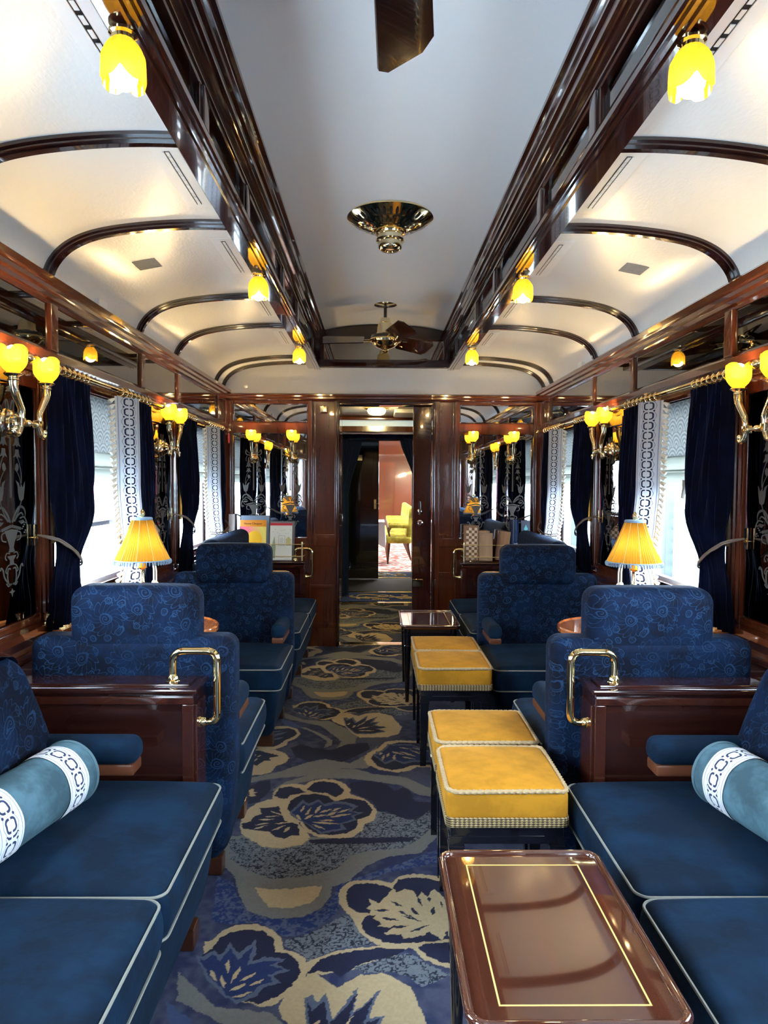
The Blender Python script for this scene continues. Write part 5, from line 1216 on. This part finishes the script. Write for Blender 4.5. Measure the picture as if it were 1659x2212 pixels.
mb = MB(); mb.box(-.052, .052, -.02, .02, 0, .245, .003); o = mb.build('wooden_box', wz); o.location = (.995, 5.975, zb+.004); o.rotation_euler = (0, .10, 0); tag(o, 'striped dark wooden box leaning at a slant on the right end cabinet', 'box')
r = thing('vase', 'tall dark blue cylinder vase on the right end cabinet', 'vase', (1.105, 5.99, zb))
mb = MB(); mb.lathe([(.036, 0), (.038, .004), (.038, .345), (.034, .345), (.034, .01)], (1.105, 5.99, zb), 'z', 28); mb.build('body', K('dark_blue_glaze', (.012, .025, .07), .2), r)
r = thing('menu_card', 'dark blue folded card with a teal diamond emblem on the right end cabinet', 'card', (1.20, 5.97, zb))
panel('card', K('midnight_card', (.008, .012, .04), .5), 1.165, 1.240, zb, 1.09, 5.96, .04, .006, r)
decal('emblem', K('teal_ink', (.05, .35, .40), .5), [(x, 5.96+.04*(z-zb)/.338-.0012, z) for x, z in ((1.203, .99), (1.220, 1.02), (1.205, 1.055), (1.188, 1.02))], r)
mb = MB(); mb.lathe([(.016, 0), (.020, .002), (.022, .05), (.020, .05), (.018, .006)], (1.115, 5.935, zb+.10), 'z', 16); mb.lathe([(.03, 0), (.03, .10)], (1.115, 5.945, zb), 'z', 16); tag(mb.build('glass_jar', K('clear_jar', (.5, .55, .6), .05)), 'small glass jar beside the dark blue vase', 'jar')
# small book and glass on the sill behind the left armchair
r = thing('ashtray', 'brass and glass caster at the near end of the left window sill', 'fitting', (-1.24, 2.66, .87))
mb = MB(-1); mb.lathe([(.022, 0), (.022, .006), (.016, .01), (.016, .035), (.022, .04)], (1.285, 2.66, .872), 'z', 18); mb.build('body', 'brass', r)
# ================================================================== doorway, vestibule, gangway and dining car
r = thing('door_leaf', 'dark door leaf with silver lock at the right of the doorway', 'door', (.33, 6.10, 0))
mb = MB(); mb.box(.252, .412, 6.10, 6.14, .01, 2.055, .006); mb.build('leaf', 'dark_z', r)
mb = MB(); mb.box(.27, .31, 6.094, 6.10, .1, .75, .003); mb.build('moulding', 'dark_z', r)
mb = MB(); mb.lathe([(.026, 0), (.026, .004), (.018, .010), (.012, .014)], (.315, 6.10, 1.155), 'y', 20, -1); mb.tube([(.315, 6.085, 1.155), (.315, 6.065, 1.17), (.312, 6.062, 1.245)], lambda t: .008+.002*t, 10); mb.build('lever_handle', K('nickel', (.85, .83, .80), .1), r)
bpy.data.materials['nickel'].node_tree.nodes['Principled BSDF'].inputs['Metallic'].default_value = 1
mb = MB(); mb.lathe([(.026, 0), (.026, .005), (.016, .009), (.014, .004), (.004, .004)], (.315, 6.10, 1.06), 'y', 20, -1); mb.build('lock_cylinder', bpy.data.materials['nickel'], r)
mb = MB(); mb.box(.255, .345, 6.093, 6.10, .51, .575, .003); mb.build('brass_plate', 'brass', r)
r = thing('hinge', 'brass hinge on the upright right of the doorway', 'hinge', (.37, 6.05, .56))
mb = MB(); mb.box(.425, .450, 6.045, 6.052, .50, .58, .002); mb.tube([(.425, 6.045, .50), (.425, 6.045, .58)], .005, 8); mb.build('plate', 'brass', r)
# vestibule shell
mb = MB()
mb.box(-.56, -.50, 6.15, 8.2, 0, 2.35); mb.box(.52, .58, 6.15, 8.2, 0, 2.35)
mb.box(-.7, -.45, 8.16, 8.24, 0, 2.4); mb.box(.45, .7, 8.16, 8.24, 0, 2.4); mb.box(-.5, .5, 8.16, 8.24, 1.985, 2.045); mb.box(-.5, .5, 8.16, 8.24, 2.11, 2.4)
struct(mb, 'wall_vestibule', 'wood')
mb = MB(); mb.box(-.6, .6, 6.15, 8.2, 2.15, 2.40); struct(mb, 'ceiling', mat('tan_vestibule_ceiling', (.30, .27, .22), .3, coat=.3))  # one even tan paint
mb = MB(); mb.box(-.50, .52, 8.06, 8.155, 2.105, 2.148, .01)
struct(mb, next_trim(), 'wood_x')
mb = MB(); mb.box(.14, .40, 6.6, 6.85, 2.115, 2.149, .01); tag(mb.build('ceiling_duct', K('grey_metal', (.35, .34, .32), .4)), 'small grey box on the vestibule ceiling, nearer the doorway', 'duct'); mb = MB(); mb.box(.12, .40, 7.2, 7.7, 2.105, 2.149, .01); tag(mb.build('ceiling_duct', K('grey_metal', (.35, .34, .32), .4)), 'longer grey box on the vestibule ceiling, beyond the smaller one', 'duct')
r = thing('vestibule_lamp', 'round double glowing lamp on the vestibule ceiling beyond the doorway', 'lamp', (-.06, 7.15, 2.15))
mb = MB(); mb.lathe([(.125, 0), (.125, -.012), (.10, -.02), (.05, -.02)], (-.06, 7.15, 2.149), 'z', 30); mb.build('rim', 'brass', r)
mb = MB(); mb.lathe([(.085, -.020), (.09, -.032), (.08, -.055), (.04, -.072), (.002, -.075)], (-.06, 7.15, 2.149), 'z', 24); mb.build('glowing_bowl', mat('lamp_glow', (1, .9, .6), .5, emit=90., emit_col=(1., .78, .35)), r)
mb = MB(); mb.box(-.45, .48, 8.19, 8.20, 2.047, 2.108); tag(mb.build('transom_window', mat('glowing_frosted_glass', (.6, .75, .85), .4, emit=.12, emit_col=(.55, .78, 1.))), 'narrow glass strip glowing in place of daylight above the gangway opening', 'window')  # weak blue emission stands in for daylight behind the glass
# open left jamb with locks
r = thing('sliding_door', 'dark sliding door with brass and silver handles at the left of the doorway', 'door', (-.40, 6.3, 0))
mb = MB(); mb.box(-.44, -.40, 6.18, 7.05, .01, 2.07, .006); mb.build('leaf', 'dark_z', r)
mb = MB(); mb.box(-.40, -.392, 6.30, 6.36, .95, 1.20, .004); mb.tube([(-.39, 6.33, 1.02), (-.36, 6.33, 1.02), (-.36, 6.33, 1.12), (-.39, 6.33, 1.12)], .006, 8); mb.build('pull_handle', bpy.data.materials['nickel'], r)
# sills and mats
def crest(mb, x, y, z, k=1., sg=1):
    f = lambda P: [(x+p[0]*k, y+sg*p[1]*k, z) for p in P]
    for P in ([(-.22, .02), (-.20, .10), (-.12, .13), (-.02, .08), (-.02, -.02), (-.10, -.05), (-.14, -.01)], [(-.26, .07), (-.29, .02), (-.24, -.03), (-.10, -.10)], [(-.19, -.12), (-.22, -.08), (-.14, -.05)],
              [(.03+.045*math.cos(t), .05+.05*math.sin(t)) for t in [2*PI*i/14 for i in range(15)]],
              [(.09, .08), (.20, -.12)], [(.20, .12), (.26, .08), (.22, .04)], [(.08, -.02), (.20, .0), (.30, -.03), (.28, -.08), (.16, -.07)], [(-.08, -.15), (.0, -.11), (.08, -.15)]):
        mb.tube([Vector(q) for q in f([tuple(v) for v in curve(P, 5)] if len(P) > 2 else P)], .006*k, 6)
    for i in range(7): mb.sphere((x+(-.06+.02*i)*k, y+sg*(-.16)*k, z), .006*k, 6, 4)
mb = MB(); mb.box(-.5, .52, 8.22, 8.30, -.002, .012, .003); mb.box(-.5, .52, 9.02, 9.08, -.002, .012, .003); mb.box(-.4, .5, 10.42, 10.47, -.002, .012, .003); mb.box(-.4, .5, 11.1, 11.14, -.002, .012, .003)
struct(mb, next_trim(), 'brass')
for (y0, y1, mk, nm) in ((8.30, 9.02, lin((38, 66, 130)), 'bright blue door mat with a gold crest at the far end of the vestibule'), (10.47, 11.10, lin((24, 38, 62)), 'dark blue door mat with a gold crest at the dining car entrance')):
    r = thing('door_mat', nm, 'mat', (0, (y0+y1)/2, 0))
    mb = MB(); mb.box(-.49, .51, y0, y1, -.01, .006); mb.build('pile', mat('mat_pile', mk, .95), r)
    mb = MB(); crest(mb, .0, (y0+y1)/2, .009, 1.3); mb.build('gold_crest', K('gold_thread', (.65, .50, .26), .6), r)
mb = MB(); mb.box(-.55, .6, 9.08, 10.42, -.03, -.002); struct(mb, 'floor', mat('gangway_rubber', (.035, .040, .045), .7))
# gangway: dark bellows, curtains, black door
mb = MB(); mb.box(-.62, -.50, 8.24, 11.2, 0, 2.3); mb.box(.54, .66, 8.24, 11.2, 0, 2.3); mb.box(-.62, .66, 8.24, 11.2, 2.10, 2.3)
struct(mb, 'wall_gangway', mat('black_gangway', (.006, .007, .012), .5))
for s, x0 in ((-1, -.49), (1, .52)):
    r = thing('gangway_curtain', 'navy gangway curtain gathered at the %s side of the passage to the next carriage' % SIDE[s], 'curtain', (x0, 8.7, 2.05))
    def gf(u, v):
        z = 1.975-1.95*v; w_ = (.26-.16*smooth01(v*2.6)) if s < 0 else (.30-.17*smooth01(v*3.5)); wav = .012*math.sin(u*40)
        return Vector((x0 - s*w_*u, 8.62+.05*u+wav, z))
    mb = MB(); mb.grid(gf, 40, 30, thick=.003); mb.build('drape', mat('bright_navy_cloth', (.006, .022, .09), .8, sheen=.3, sheen_col=(.2, .4, 1.)) if s < 0 else bpy.data.materials['bright_navy_cloth'], r)
r = thing('gangway_pelmet', 'swagged navy pelmet above the passage to the next carriage', 'curtain', (0, 8.66, 2.08))
mb = MB(); mb.grid(lambda u, v: Vector((-.49+1.0*u, 8.60+.012*math.sin(u*50), 1.985-(.045+.03*abs(math.sin(u*9)))*v)), 60, 4, thick=.003); mb.build('drape', bpy.data.materials['bright_navy_cloth'], r)
r = thing('black_door', 'open black door with small brass plate beyond the gangway', 'door', (-.3, 10.4, 0))
mb = MB(); mb.box(-.49, -.02, 10.30, 10.34, .01, 2.02, .005); mb.box(-.40, -.10, 10.29, 10.30, 1.05, 1.9, .004); mb.build('leaf', M['ebony'], r)
mb = MB(); mb.box(-.385, -.26, 10.285, 10.295, 1.72, 1.80, .002); mb.build('plate', 'brass_satin', r)
mb = MB(); mb.box(-.09, -.055, 10.27, 10.30, 1.02, 1.16, .004); mb.tube([(-.07, 10.27, 1.1), (-.07, 10.24, 1.1), (-.02, 10.24, 1.1)], .006, 8); mb.build('lock', 'brass_satin', r)
# dining car shell
D0, D1 = 11.15, 21.
mb = MB(); mb.box(-1.4, -1.33, D0, D1, 0, .9); mb.box(1.33, 1.4, D0, D1, 0, .9); mb.box(-1.4, -1.33, D0, D1, 1.8, 2.5); mb.box(1.33, 1.4, D0, D1, 1.8, 2.5)
for k in range(7):
    for s in (-1, 1):
        a = D0+k*1.6; x0, x1 = sorted((s*1.33, s*1.4)); mb.box(x0, x1, a, min(D1, a+.7), .9, 1.8)
mb.box(-1.4, -.45, D0-.05, D0, 0, 2.5); mb.box(.5, 1.4, D0-.05, D0, 0, 2.5); mb.box(-.45, .5, D0-.05, D0, 2.05, 2.5)
mb.box(-1.4, .0, D1, D1+.05, 0, 2.5); mb.box(.5, 1.4, D1, D1+.05, 0, 2.5); mb.box(0, .5, D1, D1+.05, 2.0, 2.5); mb.box(-1.35, 1.35, 15.5, 15.6, 2.02, 2.4)
mb.box(-1.35, -.45, 15.5, 15.6, 0, 2.4)
mb.box(-.02, .52, D1+.2, D1+.25, 0, 2.1)
struct(mb, 'wall_dining_car', mat('dining_car_mahogany', (.13, .030, .010), .2, coat=1))
mb = MB(); mb.box(-1.4, 1.4, D0, D1, 2.44, 2.5); struct(mb, 'ceiling', 'ceil_flat')
m = mat('rose_patterned_carpet', (.5, .25, .2), .9); nt, b = nodes(m); x, y, z = coords(nt)
f = noise(nt, vec(nt, x*3., y*2.), 1.6, 2.); nt.links.new(ramp(nt, f, [(.38, lin((160, 80, 60))), (.46, lin((205, 150, 130))), (.52, lin((215, 205, 190))), (.60, lin((170, 75, 60)))]), b.inputs['Base Color'])
mb = MB(); mb.box(-1.4, 1.4, 11.14, D1+.3, -.02, 0); struct(mb, 'floor', m)
mb = MB(); mb.box(1.405, 1.41, D0, D1, .9, 1.8); mb.box(-1.41, -1.405, D0, D1, .9, 1.8)
struct(mb, 'window_11', 'glass', flat=True)
for s in (-1, 1):
    for y in (12.2, 13.8, 15.4, 17.0): 
        L = bpy.data.lights.new('dining_fill_light', 'POINT'); L.energy = 9; L.color = (1, .80, .52); L.shadow_soft_size = .06  # bare point lights without fixtures, added to brighten the dining car
        o = bpy.data.objects.new('dining_fill_light', L); COL.objects.link(o); o.location = (s*.95, y, 1.70)
dl = None
for k, y in enumerate((12.2, 13.8, 15.4, 17.0)):
    if dl is None:
        dl = thing('dining_wall_lamp', 'warm globe lamps on the right wall of the dining car seen through the doorway', 'lamp', (1.25, y, 1.75), 'globe lamps in the dining car')
        mb = MB(); mb.sphere((1.20, y, 1.78), .05, 12, 8); mb.build('globe', mat('dining_globe', (1, .8, .4), .5, emit=9., emit_col=(1., .72, .25)), dl); mb = MB(); mb.tube([(1.33, y, 1.68), (1.20, y, 1.66), (1.20, y, 1.73)], .01, 8); mb.build('arm', 'brass', dl)
    else: copy_tree(dl, (0, y-12.2, 0))
# dining chairs
cy = bpy.data.materials.get('lime_velvet') or velvet('lime_velvet', (.40, .33, .05), (1., .9, .5), .5)
dw = M['armwood']
def dchair():
    r = thing('dining_chair', 'x', 'chair', (.36, 12.45, 0), 'lime velvet dining chairs in a row beyond the doorway')
    mb = MB(); mb.rbox(.12, .56, 12.20, 12.66, .36, .47, .04, 6, .015); mb.build('seat', cy, r, angle=60)
    mb = MB()
    mb.rbox(.46, .56, 12.22, 12.64, .42, .98, .04, 8, 0, lambda p: Vector((p.x + .10*max(0, (p.z-.45))*1., p.y, p.z))); mb.build('backrest', cy, r, angle=60)
    for yy in (12.22, 12.58):
        mb = MB(); mb.rbox(.16, .50, yy, yy+.07, .62, .69, .03, 6); mb.build('armrest', cy, r, angle=60)
        mb = MB(); mb.tube([(.20, yy+.035, .64), (.16, yy+.035, .56), (.19, yy+.035, .44), (.15, yy+.035, 0)], lambda t: .022-.010*t, 8); mb.build('leg', dw, r)
        mb = MB(); mb.tube([(.50, yy+.035, .46), (.50, yy+.035, .3), (.54, yy+.035, .1), (.60, yy+.035, 0)], lambda t: .024-.012*t, 8); mb.build('leg', dw, r)
    return r
c0 = dchair(); names = ['nearest lime velvet dining chair beyond the doorway, its arm and leg in full view', 'second lime velvet dining chair beyond the doorway', 'third lime velvet dining chair beyond the doorway', 'fourth lime velvet dining chair beyond the doorway', 'farthest lime velvet dining chair beyond the doorway']
c0['label'] = names[0]
for k in range(1, 5): copy_tree(c0, (0, .72*k, 0))['label'] = names[k]
r = thing('dining_table', 'dining table under a white cloth at the left of the dining car', 'table', (-.3, 12.4, 0))
mb = MB(); mb.box(-1.2, .07, 12.0, 12.8, .70, .735, .005); mb.box(-.70, -.60, 12.3, 12.5, 0, .70, .005); mb.build('table_top', dw, r)
mb = MB()
def cl(u, v):
    P = [(-1.2, 11.99), (.09, 11.99), (.09, 12.81), (-1.2, 12.81)]; t = u*4; i = int(t) % 4; f = t-int(t); a, b_ = P[i], P[(i+1) % 4]
    x, y = lerp(a[0], b_[0], f), lerp(a[1], b_[1], f); cx, cy_ = -.655, 12.4
    d = (Vector((x, y))-Vector((cx, cy_))).normalized()*(.025*v + .008*math.sin(u*70)*v); drop = .30 + .14*abs(2*f-1)**3
    return Vector((x+d.x, y+d.y, .738-drop*v))
mb.grid(cl, 120, 8, closed=True, thick=.002); mb.box(-1.2, .09, 11.99, 12.81, .736, .740)
o = mb.build('tablecloth', K('white_linen', (.8, .8, .8), .8)); tag(o, 'white cloth with pointed hanging corner on the dining car table', 'tablecloth')
# a few lit details in the dining car
mb = MB(); mb.box(-.2, .1, 19., 19.3, 2.30, 2.44, .02); tag(mb.build('ceiling_light_panel', mat('bright_ceiling_light', (1, 1, 1), .5, emit=4., emit_col=(1, .95, .85))), 'square bright light on the dining car ceiling', 'light')
